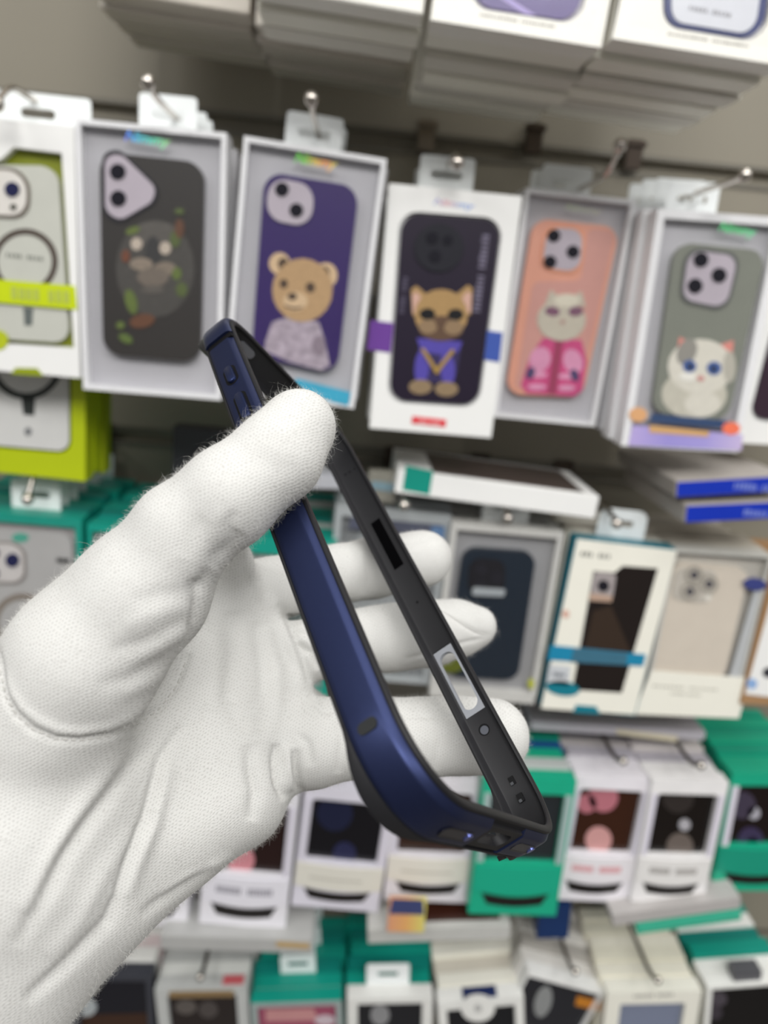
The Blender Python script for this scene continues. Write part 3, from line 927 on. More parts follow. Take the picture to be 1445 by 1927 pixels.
def banded(quad, Y, label, ref, carton, win, band, print_col, dots=(), stackm=None, nstack=6, sides=LAV, words=2, pt=0.10, rod=0.0):
    p = Pack('phone_case_box', label, quad, Y, 0.017, group=G3)
    w, h = p.w, p.h
    p.carton(carton, fillet([(-w * .40, h * (1 - pt)), (w * .40, h * (1 - pt)), (w * .40, h * .40), (-w * .40, h * .40)], 0.004), 0.006)
    p.tray(mat(win, 0.22))
    p.cf = p.cav - 0.0008
    for i in (-1, 1):
        x0, x1 = sorted((i * w * .40, i * w * .475))
        p.plate('corner_post', [[(x0, h * (1 - pt)), (x1, h * (1 - pt)), (x1, h * .4), (x0, h * .4)]], sides, -0.0006, -0.0001)
    n = 10
    top = [(-w * .49 + w * .98 * k / n, h * .385 - h * .018 * math.sin(math.pi * k / n)) for k in range(n + 1)]
    bot = [(-w * .49 + w * .98 * k / n, h * .190 - h * .030 * math.sin(math.pi * k / n)) for k in range(n + 1)]
    b = p.plate('front_band', [top + bot[::-1]], mat(band, 0.45, vary=0.02), -0.0012, -0.0002)
    if print_col:
        for i in range(words):
            x = -w * .33 + i * w * .36
            bm = bmesh.new()
            m = 8 if words == 2 else 18
            for k in range(m):
                xx = x + (w * .29 if words == 2 else w * .6) * k / m
                sag = h * .02 * math.sin(math.pi * (xx / w + .5))
                q = [(xx, h * .265 - sag), (xx + w * .024, h * .265 - sag), (xx + w * .024, h * (.315 if words == 2 else .285) - sag), (xx, h * (.315 if words == 2 else .285) - sag)]
                add_prism(bm, [q], -0.0014, -0.0012)
            from_bm('lettering', bm, mat(print_col, 0.5), b)
    s1 = [(-w * .38 + w * .76 * k / n, h * .168 - h * .03 * math.sin(math.pi * k / n)) for k in range(n + 1)]
    s2 = [(-w * .31 + w * .62 * k / n, h * .085 - h * .02 * math.sin(math.pi * k / n)) for k in range(n + 1)]
    p.plate('slot', [s1 + s2[::-1]], mat('171312', 0.4), -0.0005, -0.0001)
    for x, y, r, col in dots:
        p.plate('print_dot', [p.Ls(ell(x, y, r), p.cf)], mat(col, 0.4), p.cf - 0.0003, p.cf - 0.00002)
    stack(p, nstack, 0.017, stackm or [carton, mat('b4b0b8', 0.4), mat('c8c2c0', 0.4), mat('96929a', 0.4)], ref, 'third row', tabs=False, jz=0.003)
    if rod: hook_over(p, rod, ref)
    return p


W3 = mat('eceaf0', 0.4, vary=0.02)
banded([(196, 1480), (362, 1492), (356, 1748), (190, 1735)], 0.62, 'lavender white box mostly hidden behind the glove heel', 'glove heel box', W3, '2a1512', 'eae8ee', None)
banded([(392, 1478), (560, 1492), (542, 1752), (372, 1735)], 0.615, 'white banded box with a pink dot behind the lower edge of the glove', 'pink dot box by the glove', W3, '24100f', 'eae8f0', '8c8a94', [(453, 1618, 26, 'd08a92'), (440, 1530, 20, 'a06a70')])
banded([(566, 1478), (742, 1492), (716, 1726), (554, 1696)], 0.62, 'white banded box with a black and dark blue window below the fingers', 'dark blue window box', mat('e0dde8', 0.4), '0a0a12', 'e2dfd4', 'bdb9ae', [(630, 1530, 34, '141a38'), (648, 1606, 22, '23264a')], words=1)
banded([(735, 1462), (905, 1474), (886, 1704), (728, 1690)], 0.622, 'white banded box with a brown window behind the bumper corner', 'brown window box', mat('e4e0e6', 0.4), '33201a', 'e4e0d6', 'bdb9ae', words=1)
banded([(905, 1466), (1087, 1468), (1046, 1728), (884, 1716)], 0.60, 'green box with a green band, in front of the others in the third row', 'green banded box', GREEN, '23282c', '12a584', None, sides=mat('9fb4b2', 0.35), stackm=[mat('bdc2c0'), GREEN, mat('1d4a8c'), mat('0f8a70')], nstack=5)
banded([(1066, 1450), (1222, 1474), (1188, 1702), (1056, 1690)], 0.62, 'white banded box with red lettering and pink dots', 'red lettered box', mat('eeeaf0', 0.4), '371a0c', 'eae6ea', 'd88a90', [(1135, 1500, 28, 'b8707c'), (1104, 1512, 18, 'b8707c'), (1126, 1580, 25, 'd09a98')], rod=0.002)
banded([(1228, 1474), (1382, 1468), (1316, 1700), (1184, 1696)], 0.612, 'white banded box with a black window and grey lettering', 'grey lettered box', mat('eeecec', 0.4), '120c0a', 'e8e6e4', '96928e', [(1276, 1500, 30, '2e2826'), (1279, 1592, 25, '6a605a'), (1288, 1552, 11, 'b0aeb4')], rod=0.002)
banded([(1388, 1462), (1560, 1450), (1490, 1672), (1324, 1682)], 0.625, 'green banded box with a dark window at the right edge', 'green box at the right edge', GREEN, '160c0c', '12957a', None, [(1396, 1515, 26, '40384a'), (1418, 1530, 12, 'b0aeb8'), (1412, 1580, 24, '3a3050'), (1416, 1587, 11, 'a8a4b4')], stackm=[GREEN, mat('0f9a7c')])
p = Pack('phone_case_box', 'pale lilac box lying flat on the third row stacks', [(1002, 1346), (1326, 1388), (1324, 1404), (1000, 1364)], 0.655, 0.07, group='loose boxes lying on the rows')
p.carton(mat('c2bec6', 0.4))
p.px('label', [(1160, 1372), (1275, 1386), (1274, 1396), (1160, 1382)], mat('d6cdb4'), -0.0005, -0.0001, label='cream label')

# ------------------------------------------------------------------ bottom row and loose boxes above it
G4 = 'boxes of the bottom row'


def bottom(tl, tr, Y, label, ref, carton, hole=None, win='15151c', stackm=None, n=5, tabs=False, h=0.165, d=0.018, inset=(0.007, 0.007, 0.008)):
    a, b = at(*tl, Y), at(*tr, Y)
    dv = (b - a).normalized()
    nn = Vector((-dv.z, 0, dv.x))
    out = []
    for q in (b - nn * h, a - nn * h):
        v = q - EYE
        zc = v.dot(FWD)
        out.append((CX + FPX * v.dot(RGT) / zc, CY - FPX * v.dot(UPV) / zc))
    p = Pack('phone_case_box', label, [tl, tr, out[0], out[1]], Y, d, group=G4)
    p.carton(carton, p.rect(inset[0], inset[0], 0.012, inset[1]), 0.006)
    p.tray(mat(win, 0.25))
    p.cf = p.cav - 0.0008
    stack(p, n, 0.019, stackm or [carton], ref, 'bottom row', tabs=tabs, jz=0.003)
    return p


def top_label(p, x0, x1, y0, y1, m, name='top_label', label=None):
    bm = bmesh.new()
    add_box(bm, x0, x1, y0, y1, p.h + 0.0001, p.h + 0.0006)
    o = from_bm(name, bm, m, p.e)
    if label: o['label'] = label


p = bottom((-40, 1838), (128, 1842), 0.64, 'dark box in the bottom left corner below the glove cuff', 'corner box', mat('8a8890'), win='2a1410')
p = bottom((130, 1836), (286, 1838), 0.64, 'black fronted box with a white top below the glove', 'black fronted box', mat('3a3c44', 0.35), win='14151e', stackm=[mat('e2e2de'), mat('d8c8c8')])
hook_over(p, -0.006, 'black fronted box')
p.art('print', [([(150, 1910), (280, 1906), (282, 1990), (150, 1990)], mat('3a2418')), (ell(160, 1895, 22, 18), mat('a8aeb0'))], p.e)
p = bottom((290, 1862), (466, 1858), 0.635, 'grey topped box with red marks and a brown window', 'red marked box', mat('bcbebc', 0.4), win='241d1c', stackm=[mat('d8dad6'), mat('aeb0ae')], inset=(0.013, 0.010, 0))
hook_over(p, 0.0, 'red marked box')
p.art('phone_print', [(ell(350, 1895, 20, 14), mat('5a5450')), (ell(392, 1900, 18, 16), mat('4a4442'))], p.e)
p.px('header_strip', [(318, 1866), (440, 1864), (440, 1876), (318, 1878)], mat('8a7250'), -0.0004, -0.0001)
top_label(p, p.w * .22, p.w * .45, 0.004, 0.016, mat('c05a60'), label='red mark')
p = bottom((470, 1888), (644, 1882), 0.63, 'teal topped box with a pink window', 'pink window box', mat('9aa6a4', 0.4), win='9a4c64', stackm=[TEAL, TEALD], tabs=True)
p.art('print', [([(500, 1900), (590, 1898), (600, 1920), (500, 1922)], mat('c08a8a')), (ell(612, 1920, 20, 10), mat('c8b8c0'))], p.e)
top_label(p, -p.w / 2, p.w / 2, 0, 0.017, TEAL, 'top_flap', 'teal top flap')
p = bottom((652, 1880), (816, 1877), 0.63, 'white rimmed box with a white hang tab over teal boxes', 'white rimmed box', mat('e2e2de', 0.4), win='15161c', stackm=[TEAL, TEALD], n=5, inset=(0.012, 0.008, 0))
p.art('print', [(ell(715, 1910, 18, 20), mat('8a8a8c'))], p.e)
p.tab(-0.002, w=0.05, hgt=0.03)
p = bottom((822, 1888), (986, 1874), 0.625, 'white box with a rounded front flap and a navy top label', 'navy top label box', mat('e8e8e4', 0.4), win='0d1016', stackm=[CREAM, mat('d8d2c4')], inset=(0.010, 0.012, 0))
p.plate('front_flap', [p.Ls(ell(899, 1896, 32, 26))], mat('e8e8e4', 0.4), -0.0008, -0.0002)
p.plate('logo', [p.Ls(ell(899, 1896, 7, 7))], mat('b0b0ae'), -0.0011, -0.0008)
top_label(p, -p.w * .20, p.w * .20, 0.002, 0.0165, mat('1f2c58', 0.4), label='navy top label')
top_label(p, -p.w * .16, p.w * .12, 0.0, 0.004, mat('9098b0', 0.4), label='pale print')
p = bottom((994, 1830), (1138, 1868), 0.632, 'tilted box with a dark window and an orange label', 'orange label box', mat('ececea', 0.4), win='212228', h=0.10, stackm=[mat('e4e1dc'), mat('b4b0aa')], inset=(0.002, 0.005, 0))
hook_over(p, 0.004, 'orange label box')
p.art('print', [(ell(1022, 1885, 16, 30, 15), mat('8a8c8c'))], p.e)
p.art('orange_label', [([(1086, 1874), (1130, 1884), (1126, 1902), (1082, 1892)], mat('c07a22'))], p.e)
p = bottom((1142, 1868), (1322, 1864), 0.622, 'large cream box with a blue grey window at the bottom right', 'large cream box', CREAM, win='7c849a', stackm=[mat('f0ecdc'), mat('e6e2d0')], inset=(0.017, 0.018, 0))
hook_over(p, -0.004, 'large cream box')
p.glyphs((1192, 1878), (1268, 1874), 0.005, mat('a8a6a0'), -0.0003, 12)
p = bottom((1330, 1858), (1490, 1846), 0.63, 'white topped box with a black window in the bottom right corner', 'bottom right corner box', mat('f0f0ec', 0.4), win='0c0a0c', stackm=[mat('f0f0ec'), TEAL, TEALD], inset=(0.006, 0.004, 0))
p.art('print', [(ell(1352, 1880, 16, 14), mat('4a444c')), (ell(1345, 1905, 14, 14), mat('3a343c'))], p.e)
bm = bmesh.new()
add_box(bm, -0.016, 0.016, 0.004, 0.02, p.h, p.h + 0.014)
from_bm('folded_tab', bm, mat('55555a', 0.4), p.e)

for nm, lab, quad, Y, d, m, lb in [
    ('phone_case_box', 'long grey box lying under the white banded boxes left of the bumper', [(300, 1756), (588, 1774), (588, 1800), (302, 1782)], 0.60, 0.05, mat('b0b0ae', 0.4), ([(520, 1772), (582, 1776), (582, 1786), (520, 1782)], mat('b89c6c'))),
    ('phone_case_box', 'long pale box lying above the bottom row under the green banded box', [(690, 1742), (960, 1748), (962, 1774), (692, 1770)], 0.60, 0.06, mat('bcbcb8', 0.4), None),
    ('phone_case_box', 'grey box lying tilted below the black window box', [(1150, 1718), (1394, 1692), (1396, 1714), (1152, 1740)], 0.60, 0.06, mat('b4b0ae', 0.4), None),
    ('phone_case_box', 'green edged box lying tilted under the grey one', [(1196, 1742), (1396, 1718), (1396, 1734), (1198, 1758)], 0.598, 0.05, mat('3fb092', 0.4), None),
    ('phone_case_box', 'small navy blue box standing under the green banded box', [(1010, 1700), (1072, 1704), (1074, 1770), (1014, 1764)], 0.625, 0.03, mat('123060', 0.4), None)]:
    p = Pack(nm, lab, quad, Y, d, group='loose boxes lying on the rows')
    p.carton(m)
    if lb: p.px('label', lb[0], lb[1], -0.0005, -0.0001, label='tan label')
    if 'long pale' in lab:
        bm = bmesh.new()
        add_box(bm, -p.w / 2 + 0.03, p.w / 2 - 0.01, 0.008, 0.052, p.h, p.h + 0.0005)
        from_bm('window', bm, mat('3a1d14', 0.3), p.e)
p = Pack('price_card', 'small rainbow printed card hanging below the brown window box', [(737, 1690), (797, 1692), (805, 1756), (722, 1752)], 0.59, 0.004, cat='card')
p.plate('card', [p.rect()], foil_mat(['d89a78', 'e0a868', 'd8d070']), 0, 0.003)
p.px('header', [(738, 1692), (796, 1694), (798, 1722), (732, 1720)], mat('3c4470'), -0.0004, -0.0001)

# ------------------------------------------------------------------ the bumper case held up in the glove
RB = np.array([[0.47701, 0.36365, -0.80014], [0.45304, 0.67839, 0.5784], [0.75314, -0.63839, 0.15885]])
TB = np.array([-4.171, 7.417, 186.731])
BH = 8.25
TL, TR, BR, BL = [Vector(q) for q in ((-34.44, -79.01), (34.79, -78.52), (38.39, 77.81), (-38.74, 79.71))]
bump = bpy.data.objects.new('phone_bumper', None)
bump.empty_display_size = 0.02
COL.objects.link(bump)


def camdir(v):
    return RGT * float(v[0]) - UPV * float(v[1]) + FWD * float(v[2])


_c = [camdir(RB[:, i]) for i in range(3)]
_o = cam2w(TB)
bump.matrix_world = Matrix(((_c[0].x, _c[1].x, _c[2].x, _o.x), (_c[0].y, _c[1].y, _c[2].y, _o.y), (_c[0].z, _c[1].z, _c[2].z, _o.z), (0, 0, 0, 1)))
tag(bump, 'slim open phone bumper, dark blue metal over black rubber, held in the white glove', 'phone case')


def bronze(hexc, rough):
    m = mat(hexc, rough, 0.82, 0.5, 0.05, 900)
    return m


BLUE = bronze('2b3355', 0.40)
BLUEG = bronze('2f395f', 0.34)
RUB = mat('18181b', 0.52, 0, 0.4, 0.1, 700)
RUBD = mat('060608', 0.6, 0, 0.2)
GREYR = mat('8c8f95', 0.5)


def rounded():
    """Closed outline, clockwise from the top side, with the corner arcs."""
    cs = [(TL, 12.5), (TR, 12.5), (BR, 14.0), (BL, 16.0)]
    pts = []
    for i, (c, r) in enumerate(cs):
        a = (cs[i - 1][0] - c).normalized()
        b = (cs[(i + 1) % 4][0] - c).normalized()
        # squircle-like corner: quadratic blend is close to the real continuous curve
        n = 14
        p0, p2 = c + a * r * 1.15, c + b * r * 1.15
        k = 0.60
        q1, q2 = p0 + (c - p0) * k, p2 + (c - p2) * k
        for j in range(n + 1):
            t = j / n
            pts.append(p0 * (1 - t) ** 3 + q1 * 3 * t * (1 - t) ** 2 + q2 * 3 * t * t * (1 - t) + p2 * t ** 3)
    # densify the straight runs
    out = []
    N = len(pts)
    for i in range(N):
        p, q = pts[i], pts[(i + 1) % N]
        m = max(1, int((q - p).length / 2.0))
        for k in range(m):
            out.append(p.lerp(q, k / m))
    return out


OUT = rounded()
OUTN = []
for i in range(len(OUT)):
    d = (OUT[(i + 1) % len(OUT)] - OUT[i - 1]).normalized()
    OUTN.append(Vector((d.y, -d.x)))


def near_index(x, y):
    return min(range(len(OUT)), key=lambda i: (OUT[i] - Vector((x, y))).length)


def run(a, b):
    """Indices of the outline going clockwise from the point nearest a to the one nearest b."""
    i, j = near_index(*a), near_index(*b)
    r = [i]
    while r[-1] != j:
        r.append((r[-1] + 1) % len(OUT))
    return r


def corner_gain(p, w=17.0):
    return max(max(0.0, 1 - ((p - c).length / w) ** 2) for c in (TL, TR, BR, BL))


def sweep(name, idx, prof, m, closed=False, label=None, parent=None, ends=None):
    bm = bmesh.new()
    rings = []
    for i in idx:
        p, n = OUT[i], OUTN[i]
        pr = prof(p) if callable(prof) else prof
        rings.append([bm.verts.new(((p.x + n.x * u) / 1000, (p.y + n.y * u) / 1000, z / 1000)) for u, z in pr])
    K = len(rings[0])
    pairs = list(zip(rings, rings[1:])) + ([(rings[-1], rings[0])] if closed else [])
    for A, B in pairs:
        for k in range(K):
            bm.faces.new((A[k], A[(k + 1) % K], B[(k + 1) % K], B[k]))
    if not closed:
        bm.faces.new(rings[0]); bm.faces.new(rings[-1][::-1])
    o = from_bm(name, bm, m, parent or bump, True, 38)
    if label: o['label'] = label
    return o


class Frame:
    def __init__(s, a, b):
        s.o, s.d = a, (b - a).normalized()
        s.n = Vector((s.d.y, -s.d.x))

    def loc(s, px, py, u=0.0):
        """Photo pixel -> (distance along the side, z) on the plane u mm outside this side."""
        ray = np.array([(px - CX) / FPX, (py - CY) / FPX, 1.0])
        o = RB.T @ (np.zeros(3) - TB)
        d = RB.T @ ray
        q = s.o + s.n * u
        n3 = np.array([s.n.x, s.n.y, 0])
        t = ((np.array([q.x, q.y, 0]) - o) @ n3) / (d @ n3)
        P = o + d * t
        return ((P[0] - q.x) * s.d.x + (P[1] - q.y) * s.d.y, P[2])

    def prism(s, name, loops, u0, u1, m, label=None, smooth=False, parent=None):
        bm = bmesh.new()
        add_prism(bm, loops, u0, u1)
        for v in bm.verts:
            a, u, z = v.co
            q = s.o + s.d * a + s.n * u
            v.co = (q.x / 1000, q.y / 1000, z / 1000)
        o = from_bm(name, bm, m, parent or bump, smooth, 30)
        if label: o['label'] = label
        return o


def stadium(a0, a1, z0, z1, n=10):
    """Pill outline inside the rectangle a0..a1 x z0..z1."""
    r = min(a1 - a0, z1 - z0) / 2
    q = [(a0, z0), (a1, z0), (a1, z1), (a0, z1)]
    return fillet(q, r * 0.999, n)


FL, FR, FB, FT = Frame(BL, TL), Frame(TR, BR), Frame(BR, BL), Frame(TL, TR)
H = BH

METAL = [(-1.25, -0.08), (-1.12, -0.08), (-1.02, -0.02), (-0.08, 1.18), (0.0, 1.36), (0.04, 1.8), (0.05, H * .5), (0.04, H - 1.2), (-0.05, H - 0.5), (-0.35, H - 0.08), (-1.0, H), (-1.25, H)]


def near_lip(p):
    return [(-1.2, 0.0), (-1.08, -0.2), (-1.02, -0.55), (-1.15, -0.9), (-1.5, -1.02), (-2.5, -0.98), (-2.9, -0.7), (-2.95, -0.35), (-2.5, 0.0), (-2.2, 0.5), (-2.1, 1.0), (-1.1, 1.0)]


def far_lip(p):
    g = corner_gain(p)
    e = g * 3.0
    return [(-1.1, H - 1.3), (-2.1, H - 1.3), (-2.3, H - 0.8), (-3.2, H - 0.4), (-4.5 - g, H - 0.1), (-5.0 - g, H + 0.3), (-4.8 - g, H + 0.8 + e), (-3.6, H + 1.0 + e), (-1.4, H + 1.0 + e), (-0.5, H + 0.75 + e), (-0.25, H + 0.3 + e * .8), (-0.3, H + 0.02), (-1.0, H)]


def liner(p):
    n, f = near_lip(p), far_lip(p)
    return n[:-1] + [(-2.05, H * .5)] + f[1:] + [(-1.02, H - 0.05), (-1.02, 0.05)]


# where the window in the right rail and the port in the bottom edge sit
wa = [FR.loc(*q, -2.0) for q in ((846, 1210), (818, 1232), (912, 1332), (879, 1352))]
W0, W1 = (wa[0][0] + wa[1][0]) / 2, (wa[2][0] + wa[3][0]) / 2
ua = [FB.loc(*q, 0.0) for q in ((858, 1599), (928, 1560), (926, 1611), (976, 1577))]
U1, U0 = (ua[0][0] + ua[1][0]) / 2, (ua[2][0] + ua[3][0]) / 2     # measured from the BR corner


def onR(a): return tuple(FR.o + FR.d * a)
def onB(a): return tuple(FB.o + FB.d * a)
def onL(a): return tuple(FL.o + FL.d * a)


# rubber liner: from the window round the bottom right, the port gap, then round to the window again
sweep('rubber_liner', run(onB(U1), onR(W0)), liner, RUB, label='black rubber liner along the left and top')
sweep('rubber_liner', run(onR(W1), onB(U0)), liner, RUB, label='black rubber liner at the lower right corner')
for a, b in ((onR(W0), onR(W1)), (onB(U0), onB(U1))):
    sweep('near_lip', run(a, b), near_lip, RUB)
    sweep('far_lip', run(a, b), far_lip, RUB)
# blue metal shells
cap0 = FL.loc(411, 647, 0.0)[0]               # joint below the top left corner cap
sweep('metal_frame', run(onB(U1 + 0.6), onL(cap0 - 0.3)), METAL, BLUE, label='dark blue metal side rail')
sweep('metal_frame', run(onR(W1 + 1.0), onB(U0 - 0.6)), METAL, BLUE, label='dark blue metal lower right corner')
sweep('metal_frame', run((TR.x - 14, TR.y), onR(W0 - 1.0)), METAL, BLUE, label='dark blue metal right rail')
CAPP = [(-1.0, -0.45), (-0.5, -0.6), (0.2, -0.1), (0.6, 0.7), (0.75, 1.6), (0.75, H - 1.4), (0.5, H - 0.3), (0.0, H + 0.4), (-1.0, H + 0.4)]
sweep('corner_cap', run(onL(cap0 + 1.0), (TL.x + 16, TL.y)), CAPP, BLUEG, label='glossy blue corner cap')
sweep('corner_joint', run(onL(cap0 - 0.4), onL(cap0 + 1.2)), [(-1.0, -0.3), (-0.2, -0.2), (-0.05, 1.0), (-0.05, H - 1), (-0.3, H), (-1.0, H)], RUBD, label='black joint line under the corner cap')
sweep('metal_frame', run((TL.x + 17, TL.y), (TR.x - 15, TR.y)), METAL, BLUE, label='dark blue metal top bar')

# window piece in the right rail, a real opening
ho = stadium(W0 + 1.5, W1 - 1.5, 1.65, H - 1.85)
FR.prism('window_frame', [[(W0, 1.0), (W1, 1.0), (W1, H - 1.25), (W0, H - 1.25)], ho], -2.1, -0.6, GREYR, 'light grey frame of the slot opening')
# port piece in the bottom edge
ho = stadium(U0 + 2.4, U1 - 2.4, 2.2, H - 2.2)
FB.prism('port_insert', [[(U0, 0.9), (U1, 0.9), (U1, H - 0.9), (U0, H - 0.9)], ho], -2.1, -0.25, RUB, 'black rubber port insert with an oval opening')
# side buttons
for a, b, wz in (((429, 696), (440, 717), 2.5), ((450, 744), (466, 786), 2.5)):
    p0, p1 = FL.loc(*a), FL.loc(*b)
    zc = (p0[1] + p1[1]) / 2
    a0, a1 = sorted((p0[0], p1[0]))
    FL.prism('button_well', [stadium(a0 - 1.0, a1 + 1.0, zc - wz / 2 - .75, zc + wz / 2 + .75)], 0.02, 0.09, RUBD, 'black gap around the button')
    bm = bmesh.new()
    L2 = stadium(a0 - .4, a1 + .4, zc - wz / 2, zc + wz / 2)
    ca, cz = (a0 + a1) / 2, zc
    rings = []
    for k, (u, sc) in enumerate(((0.0, 1.0), (0.55, 1.0), (0.85, 0.93), (0.95, 0.8))):
        ring = []
        for (aa, zz) in L2:
            q = FL.o + FL.d * (ca + (aa - ca) * (1 - (1 - sc) * .4)) + FL.n * u
            ring.append(bm.verts.new((q.x / 1000, q.y / 1000, (cz + (zz - cz) * sc) / 1000)))
        rings.append(ring)
    for A, B in zip(rings, rings[1:]):
        for k in range(len(A)):
            bm.faces.new((A[k], A[(k + 1) % len(A)], B[(k + 1) % len(A)], B[k]))
    bm.faces.new(rings[-1]); bm.faces.new(rings[0][::-1])
    from_bm('side_button', bm, BLUEG, bump, True, 40)
# antenna mark on the left rail
p0, p1 = FL.loc(674, 1379), FL.loc(708, 1353)
ac = (p0[0] + p1[0]) / 2
FL.prism('antenna_mark', [stadium(ac - 1.1, ac + 1.1, min(p0[1], p1[1]), max(p0[1], p1[1]))], 0.03, 0.075, mat('0d1011', 0.5), 'dark pill mark on the rail')
# speaker slots in the bottom edge
for a, b in (((832, 1565), (884, 1575)), ((968, 1592), (999, 1600))):
    p0, p1 = FB.loc(*a), FB.loc(*b)
    a0, a1 = sorted((p0[0], p1[0]))
    zc = (p0[1] + p1[1]) / 2
    FB.prism('speaker_slot', [stadium(a0, a1, zc - 1.1, zc + 1.1)], 0.04, 0.09, mat('26262e', 0.3))
    FB.prism('slot_rim', [stadium(a0 - .35, a1 + .35, zc - 1.45, zc + 1.45), stadium(a0, a1, zc - 1.1, zc + 1.1)], 0.03, 0.12, mat('1c1d26', 0.3, 0.6), 'dark bevel around the slot')
    FB.prism('slot_highlight', [stadium(a0 - .1, a0 + 1.5, zc - 1.0, zc + 1.0)], 0.05, 0.30, mat('8f9cf0', 0.15, 0.9), 'painted highlight at one end of the slot')  # bright blue piece stands in for the highlight on the slot
# openings on the inner face of the right rail
q = [FR.loc(*k, -2.12) for k in ((698, 985), (715, 974), (758, 1062), (742, 1073))]
a0, a1 = (q[0][0] + q[1][0]) / 2, (q[2][0] + q[3][0]) / 2
z0, z1 = (q[1][1] + q[2][1]) / 2, (q[0][1] + q[3][1]) / 2
FR.prism('button_opening', [[(a0, z0), (a1, z0), (a1, z1), (a0, z1)]], -2.16, -2.03, mat('010102', 0.9, 0, 0.05), 'black rectangular opening inside the right rail')
q = FR.loc(911, 1373, -2.1)
circ = lambda a, z, r, n=18: [(a + r * math.cos(2 * math.pi * k / n), z + r * math.sin(2 * math.pi * k / n)) for k in range(n)]
FR.prism('strap_hole', [circ(q[0], q[1], 1.55)], -2.14, -2.03, RUBD)
FR.prism('strap_hole_core', [circ(q[0] + .15, q[1], 1.15)], -2.2, -2.13, mat('4a4d55', 0.6))
for k in ((650, 893), (658, 888), (667, 882), (785, 1133)):
    q = FR.loc(*k, -2.1)
    FR.prism('pin_hole', [circ(q[0], q[1], 0.42, 10)], -2.14, -2.03, RUBD)
for k, du in (((963, 1469), 0.15), ((979, 1501), 0.75)):
    q = FR.loc(*k, -2.1 - du)
    FR.prism('vent_hole', [[(q[0] - 1.0, q[1] - .75), (q[0] + 1.0, q[1] - .75), (q[0] + 1.0, q[1] + .75), (q[0] - 1.0, q[1] + .75)]], -2.16 - du, -2.0, RUBD)
    FR.prism('vent_hole_rim', [[(q[0] + .3, q[1] - .1), (q[0] + 1.0, q[1] - .1), (q[0] + 1.0, q[1] + .7), (q[0] + .3, q[1] + .7)]], -2.22 - du, -2.13 - du, mat('3a3c40', 0.6))
# raised pads on the inner face of the top edge
q0, q1 = FT.loc(455, 649, -2.2), FT.loc(469, 667, -2.2)
zc = (q0[1] + q1[1]) / 2
FT.prism('inner_pad', [stadium(min(q0[0], q1[0]) - 1.4, max(q0[0], q1[0]) + 1.4, zc - 1.5, zc + 1.5)], -2.7, -2.0, mat('5a5b60', 0.35))
# nub under the bottom edge
q = FB.loc(951, 1616, 0.0)
FB.prism('lower_nub', [[(q[0] - 1.0, H + .6), (q[0] + 1.0, H + .6), (q[0], H + 2.2)]], -1.2, -0.2, RUB)

# ------------------------------------------------------------------ the gloved hand: one continuous surface
def P3(px, py, d):
    return np.array([(px - CX) / FPX * d, (py - CY) / FPX * d, d])


def chain(pts):
    """(px, py, depth mm, radius px) -> joints in mm with radii in mm."""
    return [(P3(a, b, d), r * d / FPX) for a, b, d, r in pts]


THUMB = chain([(560, 806, 157, 74), (522, 860, 152, 83), (428, 937, 149, 94), (346, 1003, 149, 95), (268, 1118, 151, 122), (165, 1232, 152, 142), (98, 1330, 154, 150)])
THUMBX = chain([(345, 1004, 149, 92), (318, 1040, 149, 96)])
PALM = [
    chain([(440, 1120, 214, 66), (330, 1240, 196, 100), (150, 1500, 172, 170)]),
    chain([(470, 1215, 209, 72), (370, 1330, 192, 105), (140, 1560, 170, 170)]),
    chain([(425, 1005, 190, 34), (432, 1060, 200, 40), (430, 1130, 208, 56)]),
    chain([(505, 1320, 204, 80), (400, 1420, 188, 105), (130, 1620, 168, 160)]),
    chain([(505, 1418, 197, 80), (440, 1490, 186, 100), (330, 1560, 176, 108), (170, 1680, 168, 118), (30, 1800, 162, 150)]),
    chain([(98, 1330, 158, 150), (40, 1560, 160, 210), (-120, 1760, 158, 250), (-330, 1990, 152, 270)]),
    chain([(150, 1640, 166, 150), (-20, 1790, 160, 180), (-230, 2010, 154, 200)]),
]
INDEX = chain([(420, 1135, 216, 62), (505, 1112, 220, 62), (600, 1086, 231, 57), (700, 1070, 243, 57), (797, 1050, 248, 54)])
MIDDLE = chain([(480, 1235, 209, 64), (560, 1228, 213, 58), (640, 1213, 222, 62), (730, 1200, 230, 64), (810, 1190, 236, 62), (862, 1182, 240, 54), (895, 1180, 241, 40)])
PINKY = chain([(500, 1405, 197, 84), (590, 1398, 199, 82), (690, 1386, 203, 74), (790, 1388, 206, 73), (870, 1384, 208, 72), (927, 1386, 208, 69)])
RING = chain([(520, 1330, 206, 70), (585, 1365, 226, 58), (660, 1385, 246, 56), (740, 1385, 256, 54), (800, 1380, 258, 48)])

allp = np.array([p for c in [THUMB, INDEX, MIDDLE, PINKY, RING] + PALM for p, r in c])
VOX = 1.15
LIM0 = np.array([P3(-260, 0, 160)[0], -32.0, 126.0])
LIM1 = np.array([46.0, 128.0, 272.0])
NX, NY, NZ = [int(k) for k in np.ceil((LIM1 - LIM0) / VOX)]
gx = (LIM0[0] + np.arange(NX) * VOX).astype(np.float32)
gy = (LIM0[1] + np.arange(NY) * VOX).astype(np.float32)
gz3 = (LIM0[2] + np.arange(NZ) * VOX).astype(np.float32)
FAR = np.float32(30.0)


